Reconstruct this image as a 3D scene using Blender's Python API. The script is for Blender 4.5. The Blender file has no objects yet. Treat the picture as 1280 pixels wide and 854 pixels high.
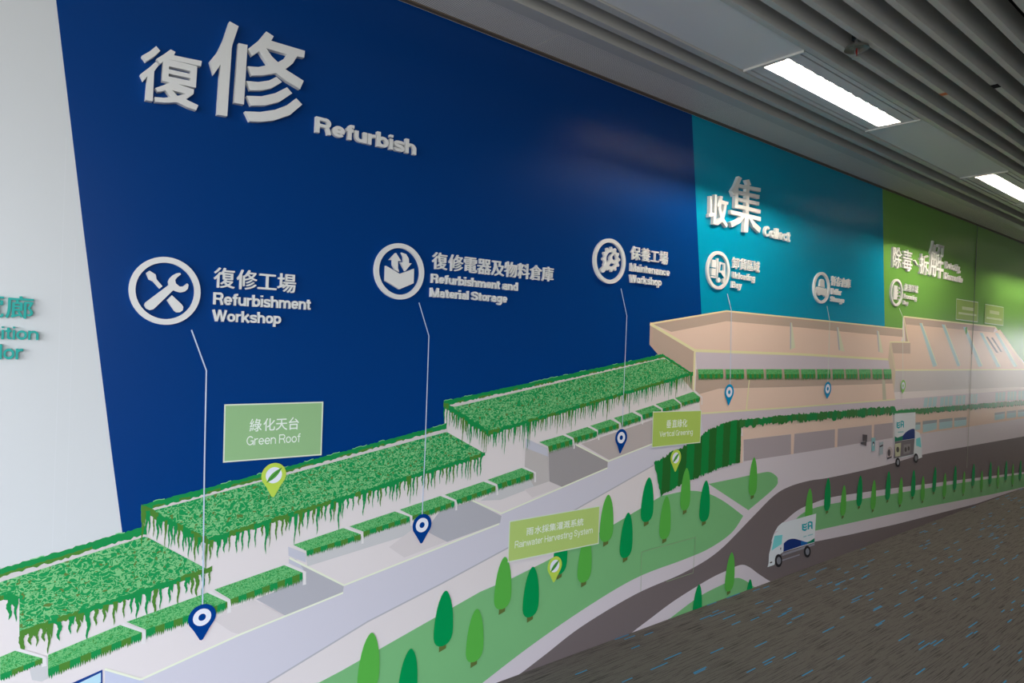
import bpy, bmesh, math, random
import numpy as np
from mathutils import Matrix, Vector

random.seed(7)
SC = bpy.context.scene
COL = SC.collection

# ------------------------------------------------------------------ camera
CAM = np.array([0.0, -2.2, 1.476])
YAW, PITCH, ROLL, FPX = math.radians(38.352), math.radians(-.407), math.radians(2.221), 823.87
fw = np.array([math.sin(YAW) * math.cos(PITCH), math.cos(YAW) * math.cos(PITCH), math.sin(PITCH)])
r0 = np.cross(fw, [0, 0, 1]); r0 /= np.linalg.norm(r0); u0 = np.cross(r0, fw)
RT = math.cos(ROLL) * r0 + math.sin(ROLL) * u0
UP = -math.sin(ROLL) * r0 + math.cos(ROLL) * u0
cam = bpy.data.objects.new('camera', bpy.data.cameras.new('camera')); COL.objects.link(cam)
cam.data.sensor_width = 36.0; cam.data.lens = FPX / 1280 * 36.0
cam.data.clip_start = 0.02; cam.data.clip_end = 200
cam.matrix_world = Matrix(((RT[0], UP[0], -fw[0], CAM[0]), (RT[1], UP[1], -fw[1], CAM[1]),
                           (RT[2], UP[2], -fw[2], CAM[2]), (0, 0, 0, 1)))
SC.camera = cam

# ------------------------------------------------------------------ light and exposure
SC.view_settings.view_transform = 'Standard'; SC.view_settings.look = 'None'
SC.view_settings.exposure = 0.0; SC.view_settings.gamma = 1.0
SC.view_settings.use_curve_mapping = False
SC.cycles.max_bounces = 8; SC.cycles.diffuse_bounces = 5; SC.cycles.glossy_bounces = 4
SC.cycles.sample_clamp_indirect = 4.0
try:
    SC.cycles.use_denoising = True
except Exception:
    pass
SKY_TOP = (0.50, 0.68, 1.0, 1); SKY_LOW = (0.93, 0.96, 1.0, 1); GROUND = (0.34, 0.335, 0.32, 1)
SKY_STRENGTH = 8.3
WORLD = bpy.data.worlds.new('overcast_sky'); SC.world = WORLD; WORLD.use_nodes = True
nt = WORLD.node_tree; nt.nodes.clear()
tc = nt.nodes.new('ShaderNodeTexCoord'); sx = nt.nodes.new('ShaderNodeSeparateXYZ')
mr = nt.nodes.new('ShaderNodeMapRange'); mr.inputs[1].default_value = -1; mr.inputs[2].default_value = 1
rp = nt.nodes.new('ShaderNodeValToRGB'); bg = nt.nodes.new('ShaderNodeBackground'); wo = nt.nodes.new('ShaderNodeOutputWorld')
e = rp.color_ramp.elements
e[0].position = 0.0; e[0].color = GROUND
e[1].position = 0.495; e[1].color = GROUND
a = e.new(0.505); a.color = SKY_LOW
a = e.new(1.0); a.color = SKY_TOP
bg.inputs[1].default_value = SKY_STRENGTH
L = nt.links.new
L(tc.outputs['Generated'], sx.inputs[0]); L(sx.outputs['Z'], mr.inputs[0]); L(mr.outputs[0], rp.inputs[0])
L(rp.outputs[0], bg.inputs[0]); L(bg.outputs[0], wo.inputs[0])
CEIL = 2.70          # ceiling height
ROOM_L, ROOM_R, ROOM_F = -3.2, 20.0, -4.6
WIN = [(-3.0, 0.1)]      # glazed bays in the far (camera side) wall, x ranges
WIN_Z = (0.12, 2.62)
END_Y = (-3.35, -0.9); END_Z = (0.1, 2.1)
TUBE_POWER = 520.0
LEFT_Y, LEFT_Z = (-4.4, -0.3), (0.1, 2.64)   # glazed end wall behind the camera's left


def portal(name, loc, size, rot):
    l = bpy.data.lights.new(name, 'AREA'); l.shape = 'RECTANGLE'; l.size, l.size_y = size
    l.cycles.is_portal = True
    o = bpy.data.objects.new(name, l); COL.objects.link(o); o.location = loc; o.rotation_euler = rot


for i, (xa, xb) in enumerate(WIN):
    portal('daylight_portal', ((xa + xb) / 2, ROOM_F - .15, sum(WIN_Z) / 2), (xb - xa, WIN_Z[1] - WIN_Z[0]), (math.radians(90), 0, 0))
portal('daylight_portal', (ROOM_L - .15, sum(LEFT_Y) / 2, sum(LEFT_Z) / 2), (LEFT_Y[1] - LEFT_Y[0], LEFT_Z[1] - LEFT_Z[0]), (math.radians(90), 0, math.radians(-90)))
portal('daylight_portal', (ROOM_R + .15, sum(END_Y) / 2, sum(END_Z) / 2), (END_Y[1] - END_Y[0], END_Z[1] - END_Z[0]), (math.radians(90), 0, math.radians(90)))

# ------------------------------------------------------------------ helpers


def P(px, py, y=0.0):
    """photograph pixel (1280x854) -> point (x, z) on the vertical plane y"""
    d = (px - 640) / FPX * RT - (py - 427) / FPX * UP + fw
    t = (y - CAM[1]) / d[1]
    p = CAM + t * d
    return (p[0], p[2])


def proj(X):
    d = X - CAM
    z = d @ fw
    return 640 + FPX * (d @ RT) / z, 427 - FPX * (d @ UP) / z


def lin(c):
    c = c / 255.0
    return c / 12.92 if c <= .04045 else ((c + .055) / 1.055) ** 2.4


def rgb(r, g, b, k=1.0):
    return (min(1, lin(r) * k), min(1, lin(g) * k), min(1, lin(b) * k), 1)


MATS = {}


def mat(name, col, rough=.5, spec=.5, metal=0.0, alpha=1.0):
    if name in MATS: return MATS[name]
    m = bpy.data.materials.new(name); m.use_nodes = True
    b = m.node_tree.nodes['Principled BSDF']
    b.inputs['Base Color'].default_value = col; b.inputs['Roughness'].default_value = rough
    b.inputs['Specular IOR Level'].default_value = spec; b.inputs['Metallic'].default_value = metal
    b.inputs['Alpha'].default_value = alpha
    MATS[name] = m
    return m


VR, VS = .27, .20      # sheen of the vinyl print


def ink(name, r, g, b, alpha=1.0):
    if name in MATS: return MATS[name]
    m = mat(name, rgb(r, g, b, 1.12), VR, VS, 0, alpha)
    n = m.node_tree; bs = n.nodes['Principled BSDF']
    # very fine orange-peel of the vinyl film
    t = n.nodes.new('ShaderNodeTexCoord'); ns = n.nodes.new('ShaderNodeTexNoise'); ns.inputs['Scale'].default_value = 3.0
    ns.inputs['Detail'].default_value = 3
    mp = n.nodes.new('ShaderNodeMapping'); mp.inputs['Scale'].default_value = (6, 1, .35)
    bp = n.nodes.new('ShaderNodeBump'); bp.inputs['Strength'].default_value = .03; bp.inputs['Distance'].default_value = .01
    n.links.new(t.outputs['Object'], mp.inputs[0]); n.links.new(mp.outputs[0], ns.inputs['Vector'])
    n.links.new(ns.outputs[0], bp.inputs['Height']); n.links.new(bp.outputs[0], bs.inputs['Normal'])
    return m


def leafy(name, cols, scale, stretch=(1, 1, 1), width=.055, dark2=None):
    """printed foliage: pale squiggles and olive flecks on a mid green"""
    if name in MATS: return MATS[name]
    m = mat(name, (1, 1, 1, 1), VR, VS); n = m.node_tree; bs = n.nodes['Principled BSDF']
    t = n.nodes.new('ShaderNodeTexCoord'); mp = n.nodes.new('ShaderNodeMapping'); mp.inputs['Scale'].default_value = stretch
    n.links.new(t.outputs['Object'], mp.inputs[0])

    def noise(s, d, dist):
        q = n.nodes.new('ShaderNodeTexNoise'); q.inputs['Scale'].default_value = s; q.inputs['Detail'].default_value = d
        q.inputs['Distortion'].default_value = dist; n.links.new(mp.outputs[0], q.inputs['Vector']); return q.outputs[0]

    def M(op, a, b=0.0):
        q = n.nodes.new('ShaderNodeMath'); q.operation = op
        for i, v in enumerate((a, b)):
            if isinstance(v, (int, float)): q.inputs[i].default_value = v
            else: n.links.new(v, q.inputs[i])
        return q.outputs[0]
    pale = M('LESS_THAN', M('ABSOLUTE', M('SUBTRACT', noise(scale, 2.0, 1.1), .5)), width)
    olive = M('GREATER_THAN', noise(scale * 1.3, 1.0, .3), .66)

    def mix(f, a, b):
        q = n.nodes.new('ShaderNodeMix'); q.data_type = 'RGBA'; n.links.new(f, q.inputs[0])
        for i, v in ((6, a), (7, b)):
            if isinstance(v, tuple): q.inputs[i].default_value = v
            else: n.links.new(v, q.inputs[i])
        return q.outputs[2]
    c = mix(pale, rgb(*cols[0], 1.12), rgb(*cols[1], 1.12)); c = mix(olive, c, rgb(*cols[2], 1.12))
    n.links.new(c, bs.inputs['Base Color'])
    return m


def mesh_obj(name, verts, faces, mats, parent=None, mi=None, smooth=False):
    me = bpy.data.meshes.new(name); me.from_pydata([tuple(map(float, v)) for v in verts], [], faces)
    for m in (mats if isinstance(mats, (list, tuple)) else [mats]): me.materials.append(m)
    if mi:
        for p, k in zip(me.polygons, mi): p.material_index = k
    if smooth:
        for p in me.polygons: p.use_smooth = True
    me.update()
    o = bpy.data.objects.new(name, me); COL.objects.link(o)
    if parent: o.parent = parent
    return o


def tag(o, label=None, cat=None, group=None, kind=None):
    if label: o['label'] = label
    if cat: o['category'] = cat
    if group: o['group'] = group
    if kind: o['kind'] = kind
    return o


def empty(name, loc=(0, 0, 0)):
    o = bpy.data.objects.new(name, None); COL.objects.link(o); o.empty_display_size = .05
    o.location = loc
    if any(loc): bpy.context.view_layer.update()
    return o


def box(name, x0, x1, y0, y1, z0, z1, m, parent=None):
    v = [(x, y, z) for x in (x0, x1) for y in (y0, y1) for z in (z0, z1)]
    f = [(0, 1, 3, 2), (4, 6, 7, 5), (0, 4, 5, 1), (2, 3, 7, 6), (0, 2, 6, 4), (1, 5, 7, 3)]
    return mesh_obj(name, v, f, m, parent)


def boxes(name, L_, m, parent=None):
    V, F = [], []
    for (x0, x1, y0, y1, z0, z1) in L_:
        b = len(V); V += [(x, y, z) for x in (x0, x1) for y in (y0, y1) for z in (z0, z1)]
        F += [tuple(b + i for i in q) for q in [(0, 1, 3, 2), (4, 6, 7, 5), (0, 4, 5, 1), (2, 3, 7, 6), (0, 2, 6, 4), (1, 5, 7, 3)]]
    return mesh_obj(name, V, F, m, parent)


MICRO = .000002
STEP = .00001           # thickness of one printed / film layer
LAY = [0]


def ly(n=1):
    LAY[0] += n; return -.0004 - LAY[0] * STEP


def tess(poly):
    from mathutils.geometry import tessellate_polygon
    return [tuple(t) for t in tessellate_polygon([[Vector((p[0], p[1], 0)) for p in poly]])]


def ccw(poly):
    a = sum(poly[i][0] * poly[(i + 1) % len(poly)][1] - poly[(i + 1) % len(poly)][0] * poly[i][1] for i in range(len(poly)))
    return poly if a > 0 else poly[::-1]


def wallpoly(name, polys, m, parent, y=None, mi=None, dz=None):
    """polys: list of [(x,z)...] on the wall, facing the room (-y)"""
    if y is None:
        y = ly()
        if len(polys) > 3: ly(3)
    V, F, MI = [], [], []
    for k, p in enumerate(polys):
        p = ccw([(q[0], max(q[1], .0003 + 2e-6 * i_)) for i_, q in enumerate(p)]); b = len(V); V += [(q[0], y - (dz[k] if dz else 0 if len(polys) < 4 else k % 6) * MICRO, q[1]) for q in p]
        for t in tess(p):
            a, c, d = (p[i] for i in t)
            s = (c[0] - a[0]) * (d[1] - a[1]) - (d[0] - a[0]) * (c[1] - a[1])
            t = t if s > 0 else t[::-1]
            F.append(tuple(b + i for i in t)); MI.append(mi[k] if mi else 0)
    return mesh_obj(name, V, F, m, parent, MI if mi else None)


def pp(pts):
    return [P(x, y) for x, y in pts]


def shp(name, m, *polys, parent=None):
    return wallpoly(name, [pp(q) for q in polys], m, parent or MURAL)


def strip(pts, w):
    """polyline of constant width on the wall -> polygon"""
    pts = [np.array(p) for p in pts]; L_, R_ = [], []
    for i, p in enumerate(pts):
        a = pts[max(0, i - 1)]; b = pts[min(len(pts) - 1, i + 1)]
        d = (b - a) / (np.linalg.norm(b - a) + 1e-9); n = np.array([-d[1], d[0]]) * w / 2
        L_.append(tuple(p + n)); R_.append(tuple(p - n))
    return L_ + R_[::-1]


def line(name, m, pts, w, parent=None):
    return wallpoly(name, [strip(pp(pts), w)], m, parent or MURAL)


def smooth_pts(pts, n=6, closed=False):
    """Catmull-Rom through pixel points"""
    out = []; N = len(pts)
    rng = range(N if closed else N - 1)
    for i in rng:
        g = (lambda k: pts[k % N]) if closed else (lambda k: pts[min(max(k, 0), N - 1)])
        p0, p1, p2, p3 = (np.array(g(i + k), float) for k in (-1, 0, 1, 2))
        for j in range(n):
            t = j / n
            out.append(tuple(.5 * ((2 * p1) + (-p0 + p2) * t + (2 * p0 - 5 * p1 + 4 * p2 - p3) * t * t + (-p0 + 3 * p1 - 3 * p2 + p3) * t ** 3)))
    if not closed: out.append(tuple(pts[-1]))
    return out


# ------------------------------------------------------------------ text
_tc = {}


def _arc(cx, cy, rx, ry, a0, a1, n=14):
    return [(cx + rx * math.cos(math.radians(a0 + (a1 - a0) * i / n)), cy + ry * math.sin(math.radians(a0 + (a1 - a0) * i / n))) for i in range(n + 1)]


def glyph(ch, w):
    """plain grotesque letter as centre-line strokes; returns (strokes, width)"""
    h, X, C = w / 2, .52, .72
    W = .50; ring = lambda: _arc(W / 2, X / 2, W / 2 - h, X / 2 - h, 0, 360, 26)
    arch = lambda x0, x1: [(x0, X * .45)] + _arc((x0 + x1) / 2, X - h - .17, (x1 - x0) / 2, .17, 180, 0, 12) + [(x1, 0)]
    if ch == 'o': return [ring()], W
    if ch == 'e': return [_arc(W / 2, X / 2, W / 2 - h, X / 2 - h, 0, 322, 24), [(h * 1.2, X / 2), (W - h * .4, X / 2)]], W
    if ch == 'c': return [_arc(W / 2, X / 2, W / 2 - h, X / 2 - h, 42, 318, 22)], W - .02
    if ch == 'n': return [[(h, 0), (h, X)], arch(h, W - h - .01)], W - .01
    if ch == 'h': return [[(h, 0), (h, C)], arch(h, W - h - .01)], W - .01
    if ch == 'm': return [[(h, 0), (h, X)], arch(h, .40), arch(.40, .80 - h)], .80
    if ch == 'u': return [[(W - h - .01, 0), (W - h - .01, X)], [(x, X - y) for x, y in [(W - h - .01, X * .45)] + _arc(W / 2 - .005, X - h - .17, W / 2 - h - .005, .17, 0, 180, 12) + [(h, 0)]]], W - .01
    if ch == 'r': return [[(h, 0), (h, X)], [(h, X * .45)] + _arc(.27, X - h - .16, .27 - h, .16, 180, 88, 8) + [(.33, X - h)]], .33
    if ch in 'bp': return [[(h, 0 if ch == 'b' else -.20), (h, C if ch == 'b' else X)], ring()], W
    if ch in 'd': return [[(W - h, 0), (W - h, C)], ring()], W
    if ch == 'g': return [ring(), [(W - h, X)] + [(W - h, .05)] + _arc(W / 2, -.03, W / 2 - h, .17 - h * .3, 0, -155, 12)], W
    if ch == 'a': return [[(h + .01, X * .68)] + _arc(W / 2 - .01, X - h - .13, W / 2 - h - .02, .13, 165, 0, 10) + [(W - h - .04, .1), (W - h + .005, 0)],
                          [(W - h - .04, X * .60), (.26, X * .54), (h + .04, X * .44), (h, X * .28), (h + .03, X * .16), (h + .10, h), (.26, h + .005), (W - h - .06, X * .2), (W - h - .04, X * .34)]], W
    if ch in 'sS':
        k = 1 if ch == 's' else C / X; ww = .46 if ch == 's' else .60; q = ww / .46
        c_ = [(.42, .36), (.37, .43), (.23, None), (.10, .43), (.06, .37), (.11, .30), (.23, .265), (.35, .23), (.40, .15), (.35, .07), (.23, 0), (.09, .08), (.04, .16)]
        P_ = [(min(max(x * q, h), ww - h), (X * k - h) if y is None else h if y == 0 else min(max(y * k, h), X * k - h)) for x, y in c_]
        return [smooth_pts(P_, 3)], ww
    if ch == 'i': return [[(h, 0), (h, X)], [(h, C - w * .85), (h, C)]], w
    if ch == 'l': return [[(h, 0), (h, C)]], w
    if ch == 't': return [[(.14, X + .13), (.14, .12)] + _arc(.14 + .09, .10, .09, .10 - h, 180, 270, 5) + [(.29, h)], [(0, X - h * .9), (.29, X - h * .9)]], .29
    if ch == 'f': return [[(.14, 0), (.14, C - .12)] + _arc(.23, C - .12, .09, .12 - h, 180, 90, 5) + [(.31, C - h)], [(0, X - h * .9), (.29, X - h * .9)]], .30
    if ch == 'k': return [[(h, 0), (h, C)], [(h, .17), (.43, X)], [(.19, .28), (.46, 0)]], .48
    if ch == 'v': return [[(h * .8, X), (W / 2, 0)], [(W / 2, 0), (W - h * .8, X)]], W
    if ch == 'w': return [[(h * .8, X), (.2, 0)], [(.2, 0), (.36, X)], [(.36, X), (.52, 0)], [(.52, 0), (.72 - h * .8, X)]], .72
    if ch == 'x': return [[(h, X), (W - h, 0)], [(h, 0), (W - h, X)]], W
    if ch == 'y': return [[(h * .8, X), (W / 2, .02)], [(W - h * .8, X), (W / 2 - .02, -.10), (W / 2 - .08, -.20 + h), (.06, -.20 + h)]], W
    if ch in 'RPB':
        Wd = .58; b = [[(h, 0), (h, C)], [(h, C - h), (Wd - .22, C - h)] + _arc(Wd - .22, C - h - (C / 2 - h) / 2 - .0, .22 - h, (C / 2 - h) / 2 + .01, 90, -90, 10) + [(h, C / 2 - .0)]]
        if ch == 'R': b.append([(.34, C / 2), (.44, C / 2 - .06), (Wd - h - .01, .12), (Wd - h + .01, 0)])
        if ch == 'B': b.append([(h, C / 2), (Wd - .20, C / 2)] + _arc(Wd - .22, (C / 2 + h) / 2, .22 - h + .01, (C / 2 - h) / 2, 90, -90, 10) + [(h, h)])
        return b, Wd + .01
    if ch == 'D': return [[(h, 0), (h, C)], [(h, C - h), (.30, C - h)] + _arc(.30, C / 2, .31 - h, C / 2 - h, 90, -90, 14) + [(h, h)]], .62
    if ch in 'CG':
        b = [_arc(.32, C / 2, .32 - h, C / 2 - h, 38, 322 if ch == 'C' else 345, 24)]
        if ch == 'G': b += [[(.36, C / 2 - h * .6), (.64 - h * .2, C / 2 - h * .6)], [(.64 - h * .9, C / 2), (.64 - h * .9, 0)]]
        return b, .64
    if ch == 'U': return [[(h, C), (h, .24)] + _arc(.29, .24, .29 - h, .24 - h, 180, 360, 14) + [(.58 - h, C)]], .58
    if ch == 'E': return [[(h, 0), (h, C)], [(h, h), (.50, h)], [(h, C / 2), (.47, C / 2)], [(h, C - h), (.50, C - h)]], .50
    if ch == 'H': return [[(h, 0), (h, C)], [(.58 - h, 0), (.58 - h, C)], [(h, C / 2), (.58 - h, C / 2)]], .58
    if ch == 'V': return [[(h * .8, C), (.30, 0)], [(.30, 0), (.60 - h * .8, C)]], .60
    if ch == 'W': return [[(h * .7, C), (.24, 0)], [(.24, 0), (.43, C)], [(.43, C), (.62, 0)], [(.62, 0), (.86 - h * .7, C)]], .86
    if ch == 'M': return [[(h, 0), (h, C)], [(h, C), (.36, 0)], [(.36, 0), (.72 - h, C)], [(.72 - h, 0), (.72 - h, C)]], .72
    if ch == ',': return [[(h + .02, w * .9), (h + .01, 0), (0, -.12)]], w + .02
    return [[(h, 0), (h, C)]], w


def latin(ch, w):
    V, F = [], []
    for k, st in enumerate(glyph(ch, w)[0]):
        st = [np.array(p, float) for p in st]; b = len(V); n = len(st)
        for i, p in enumerate(st):
            a, c = st[max(0, i - 1)], st[min(n - 1, i + 1)]
            if i == 0 and np.allclose(st[0], st[-1]): a = st[-2]
            if i == n - 1 and np.allclose(st[0], st[-1]): c = st[1]
            d = (c - a) / (np.linalg.norm(c - a) + 1e-9); nn = np.array([-d[1], d[0]]) * w / 2
            for q in (p + nn, p - nn):
                V.append((q[0], q[1], .5 + .003 * k)); V.append((q[0], q[1], -.5))
        for i in range(n - 1):
            o_ = b + 4 * i; F += [(o_, o_ + 4, o_ + 6, o_ + 2), (o_, o_ + 1, o_ + 5, o_ + 4), (o_ + 2, o_ + 6, o_ + 7, o_ + 3)]
        F += [(b, b + 2, b + 3, b + 1), (b + 4 * n - 4, b + 4 * n - 3, b + 4 * n - 1, b + 4 * n - 2)]
    return np.array(V), F


def WEIGHT(bold): return .080 + bold * 2.1


def raw(s, off, font):
    c = bpy.data.curves.new('t', 'FONT'); c.body = s; c.extrude = .5; c.offset = off; c.size = 1; c.resolution_u = 3
    if font: c.font = font
    o = bpy.data.objects.new('t', c); COL.objects.link(o)
    m = bpy.data.meshes.new_from_object(o.evaluated_get(bpy.context.evaluated_depsgraph_get()))
    v = np.empty(len(m.vertices) * 3); m.vertices.foreach_get('co', v); v = v.reshape(-1, 3)
    f = [tuple(p.vertices) for p in m.polygons]
    bpy.data.objects.remove(o); bpy.data.curves.remove(c); bpy.data.meshes.remove(m)
    return v, f


def txt(s, bold):
    k = (s, bold)
    if k in _tc: return _tc[k]
    if s.isascii():
        v, f = latin(s, WEIGHT(bold))
    else:
        # strokes are thickened with slightly shifted copies, each a hair deeper so that no faces coincide
        v0, f0 = raw(s, 0.0, None); V_, F_ = [], []
        b_ = bold * .8
        offs = [(0, 0)] + ([(b_, 0), (-b_, 0), (0, b_ * .8), (0, -b_ * .8)] if bold else []) + ([(b_ * .7, b_ * .6), (-b_ * .7, b_ * .6), (b_ * .7, -b_ * .6), (-b_ * .7, -b_ * .6)] if bold > .024 else [])
        for i, (dx, dy) in enumerate(offs):
            w = v0 + [dx, dy, 0]; w[:, 2] = np.where(w[:, 2] > 0, w[:, 2] + .004 * i, w[:, 2]); F_ += [tuple(q + len(v0) * i for q in t) for t in f0]; V_.append(w)
        v, f = np.concatenate(V_), F_
    _tc[k] = (v, f)
    return v, f


def adv(pre, bold):
    if not pre: return 0.0
    if pre.isascii(): return sum((.24 if c_ == ' ' else glyph(c_, WEIGHT(bold))[1] + .075 - WEIGHT(bold) * .2) for c_ in pre)
    return txt(pre + 'I', bold)[0][:, 0].max() - txt('I', bold)[0][:, 0].max()


def fit(V2, bbox, y, u=(1, 0), v=(0, 1)):
    """find the origin and scales that make the local points V2 fill the photograph's bounding box on plane y"""
    u = np.array(u, float); v = np.array(v, float)
    l, t, r, b = bbox

    def ev(q):
        X = q[0] + V2[:, 0] * q[2] * u[0] + V2[:, 1] * q[3] * v[0]
        Z = q[1] + V2[:, 0] * q[2] * u[1] + V2[:, 1] * q[3] * v[1]
        px, py = proj(np.stack([X, np.full_like(X, y), Z], -1))
        return np.array([px.min() - l, px.max() - r, py.min() - t, py.max() - b])
    p0 = np.array(P(l, b, y)); p1 = np.array(P(r, t, y))
    ext = V2.max(0) - V2.min(0)
    q = np.array([p0[0], p0[1], abs(p1[0] - p0[0]) / ext[0], abs(p1[1] - p0[1]) * .7 / ext[1]])
    for _ in range(25):
        f0 = ev(q); J = np.zeros((4, 4))
        for i in range(4):
            h = np.zeros(4); h[i] = 1e-5; J[:, i] = (ev(q + h) - f0) / 1e-5
        s = np.linalg.solve(J + 1e-9 * np.eye(4), -f0); s = np.clip(s, -.3, .3)
        q = q + s * .9
        if np.abs(f0).max() < .02: break
    q[2] = abs(q[2]); q[3] = abs(q[3])
    return q


def letters(root, s, bbox, m, depth, bold=.025, u=(1, 0), v=(0, 1), pre='', y0=0.0, part='letter'):
    """every character its own mesh; text fills bbox; pre = characters left of the measured run"""
    allv = np.concatenate([txt(ch, bold)[0][:, :2] + [adv(s[:i], bold), 0] for i, ch in enumerate(s) if ch != ' '])
    q = fit(allv, bbox, y0 - depth, u, v); full = pre + s; off = adv(pre, bold)
    for i, ch in enumerate(full):
        if ch == ' ': continue
        w, f = txt(ch, bold); ax = adv(full[:i], bold) - off
        X = q[0] + (w[:, 0] + ax) * q[2] * u[0] + w[:, 1] * q[3] * v[0]
        Z = q[1] + (w[:, 0] + ax) * q[2] * u[1] + w[:, 1] * q[3] * v[1]
        Y = y0 - depth * (w[:, 2] + .5)
        mesh_obj(part, np.stack([X, Y, Z], -1), f, m, root)
    return q


def sign(name, label, cat, s, bbox, m, depth, bold=.025, pre='', group=None, part='letter'):
    if len(s + pre) == 1:
        w, f = txt(s, bold); q = fit(w[:, :2], bbox, -depth)
        o = mesh_obj(name, np.stack([q[0] + w[:, 0] * q[2], -depth * (w[:, 2] + .5), q[1] + w[:, 1] * q[3]], -1), f, m)
        return tag(o, label, cat, group)
    r = empty(name); tag(r, label, cat, group)
    letters(r, s, bbox, m, depth, bold, pre=pre, part=part)
    return r


def solid(name, polys, m, parent, tf, depth, y0=0.0):
    """extruded plates from local polygons (a polygon, or (outline, [holes])); tf maps local (x,y) to the wall (x,z)"""
    from mathutils.geometry import tessellate_polygon
    V, F = [], []
    for k, p in enumerate(polys):
        loops = [p[0]] + list(p[1]) if isinstance(p, tuple) else [p]
        dd = depth + k * .00004; b = len(V); w = [[tf(*q) for q in lp_] for lp_ in loops]; N = sum(len(l_) for l_ in w)
        V += [(x, y0 - dd, z) for l_ in w for x, z in l_] + [(x, y0, z) for l_ in w for x, z in l_]
        for t in tessellate_polygon([[Vector((x, z, 0)) for x, z in l_] for l_ in w]): F.append(tuple(b + i for i in t))
        o_ = 0
        for l_ in w:
            n = len(l_)
            F += [(b + o_ + i, b + N + o_ + i, b + N + o_ + (i + 1) % n, b + o_ + (i + 1) % n) for i in range(n)]; o_ += n
    return mesh_obj(name, V, F, m, parent)


def ringsolid(name, m, parent, tf, ro, ri, depth, n=56, y0=0.0):
    V, F = [], []
    for i in range(n):
        a = 2 * math.pi * i / n
        for r, y in ((ro, y0), (ro, y0 - depth), (ri, y0 - depth), (ri, y0)):
            x, z = tf(r * math.cos(a), r * math.sin(a)); V.append((x, y, z))
    for i in range(n):
        j = (i + 1) % n
        for k in range(3): F.append((4 * i + k, 4 * j + k, 4 * j + k + 1, 4 * i + k + 1))
    o = mesh_obj(name, V, F, m, parent)
    bm = bmesh.new(); bm.from_mesh(o.data); bmesh.ops.recalc_face_normals(bm, faces=bm.faces); bm.to_mesh(o.data); bm.free()
    return o


def circ(cx, cy, r, n=24, r2=None):
    return [(cx + r * math.cos(2 * math.pi * i / n), cy + (r2 or r) * math.sin(2 * math.pi * i / n)) for i in range(n)]


# ------------------------------------------------------------------ setting: floor, walls, windows
def carpet_mat():
    m = mat('carpet', (1, 1, 1, 1), .95, .1); n = m.node_tree; bs = n.nodes['Principled BSDF']
    t = n.nodes.new('ShaderNodeTexCoord')

    def M(op, a, b=0.0, c=None):
        q = n.nodes.new('ShaderNodeMath'); q.operation = op
        for i, v in enumerate((a, b) + ((c,) if c is not None else ())):
            if isinstance(v, (int, float)): q.inputs[i].default_value = v
            else: n.links.new(v, q.inputs[i])
        return q.outputs[0]

    def noise(scale, map_, detail=2.0):
        mp = n.nodes.new('ShaderNodeMapping'); mp.inputs['Scale'].default_value = map_; n.links.new(t.outputs['Object'], mp.inputs[0])
        q = n.nodes.new('ShaderNodeTexNoise'); q.inputs['Scale'].default_value = scale; q.inputs['Detail'].default_value = detail
        n.links.new(mp.outputs[0], q.inputs['Vector']); return q.outputs[0]
    sp = n.nodes.new('ShaderNodeSeparateXYZ'); n.links.new(t.outputs['Object'], sp.inputs[0])
    row = M('FLOOR', M('DIVIDE', sp.outputs['Y'], .0085))
    wn = n.nodes.new('ShaderNodeTexWhiteNoise'); wn.noise_dimensions = '1D'; n.links.new(row, wn.inputs['W'])
    xs = M('ADD', M('DIVIDE', sp.outputs['X'], .19), M('MULTIPLY', wn.outputs['Value'], 37.0))
    cell = M('FLOOR', xs); fr = M('FRACT', xs)
    cv = n.nodes.new('ShaderNodeCombineXYZ'); n.links.new(cell, cv.inputs[0]); n.links.new(row, cv.inputs[1])
    w2 = n.nodes.new('ShaderNodeTexWhiteNoise'); w2.noise_dimensions = '2D'; n.links.new(cv.outputs[0], w2.inputs['Vector'])
    dash = M('MULTIPLY', M('LESS_THAN', w2.outputs['Value'], .060), M('LESS_THAN', fr, M('ADD', M('MULTIPLY', w2.outputs['Value'], 8.5), .22)))
    fy = M('FRACT', M('DIVIDE', sp.outputs['Y'], .0085))
    dash = M('MULTIPLY', dash, M('LESS_THAN', M('ABSOLUTE', M('SUBTRACT', fy, .5)), .33))
    dark = M('GREATER_THAN', noise(1.0, (5, 230, 1)), .58)
    speck = noise(420.0, (1, 1, 1), 1.0); tone = noise(40.0, (1, 3, 1), 3.0)

    def mix(f, a, b):
        q = n.nodes.new('ShaderNodeMix'); q.data_type = 'RGBA'
        if isinstance(f, (int, float)): q.inputs[0].default_value = f
        else: n.links.new(f, q.inputs[0])
        for i, v in ((6, a), (7, b)):
            if isinstance(v, tuple): q.inputs[i].default_value = v
            else: n.links.new(v, q.inputs[i])
        return q.outputs[2]
    c = mix(speck, rgb(70, 68, 66), rgb(132, 128, 124)); c = mix(M('MULTIPLY', dark, .7), c, rgb(44, 43, 43))
    c = mix(M('MULTIPLY', tone, .35), c, rgb(84, 82, 80)); c = mix(M('MULTIPLY', dash, .9), c, rgb(44, 146, 204))
    n.links.new(c, bs.inputs['Base Color'])
    bp = n.nodes.new('ShaderNodeBump'); bp.inputs['Strength'].default_value = .5; bp.inputs['Distance'].default_value = .004
    n.links.new(speck, bp.inputs['Height']); n.links.new(bp.outputs[0], bs.inputs['Normal'])
    return m


M_wall = mat('painted_wall', rgb(225, 228, 230), VR, VS)
M_plain = mat('plain_wall_paint', rgb(160, 160, 158), .7, .3)
M_ceil = mat('ceiling_metal', rgb(200, 199, 194), .34, .6)
M_ceil_blank = mat('ceiling_panel_metal', rgb(236, 237, 237), .4, .5)
M_frame = mat('window_frame_metal', rgb(120, 122, 125), .4, .5, .6)
M_dark = mat('void_dark', rgb(26, 27, 28), .9, .2)

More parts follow.
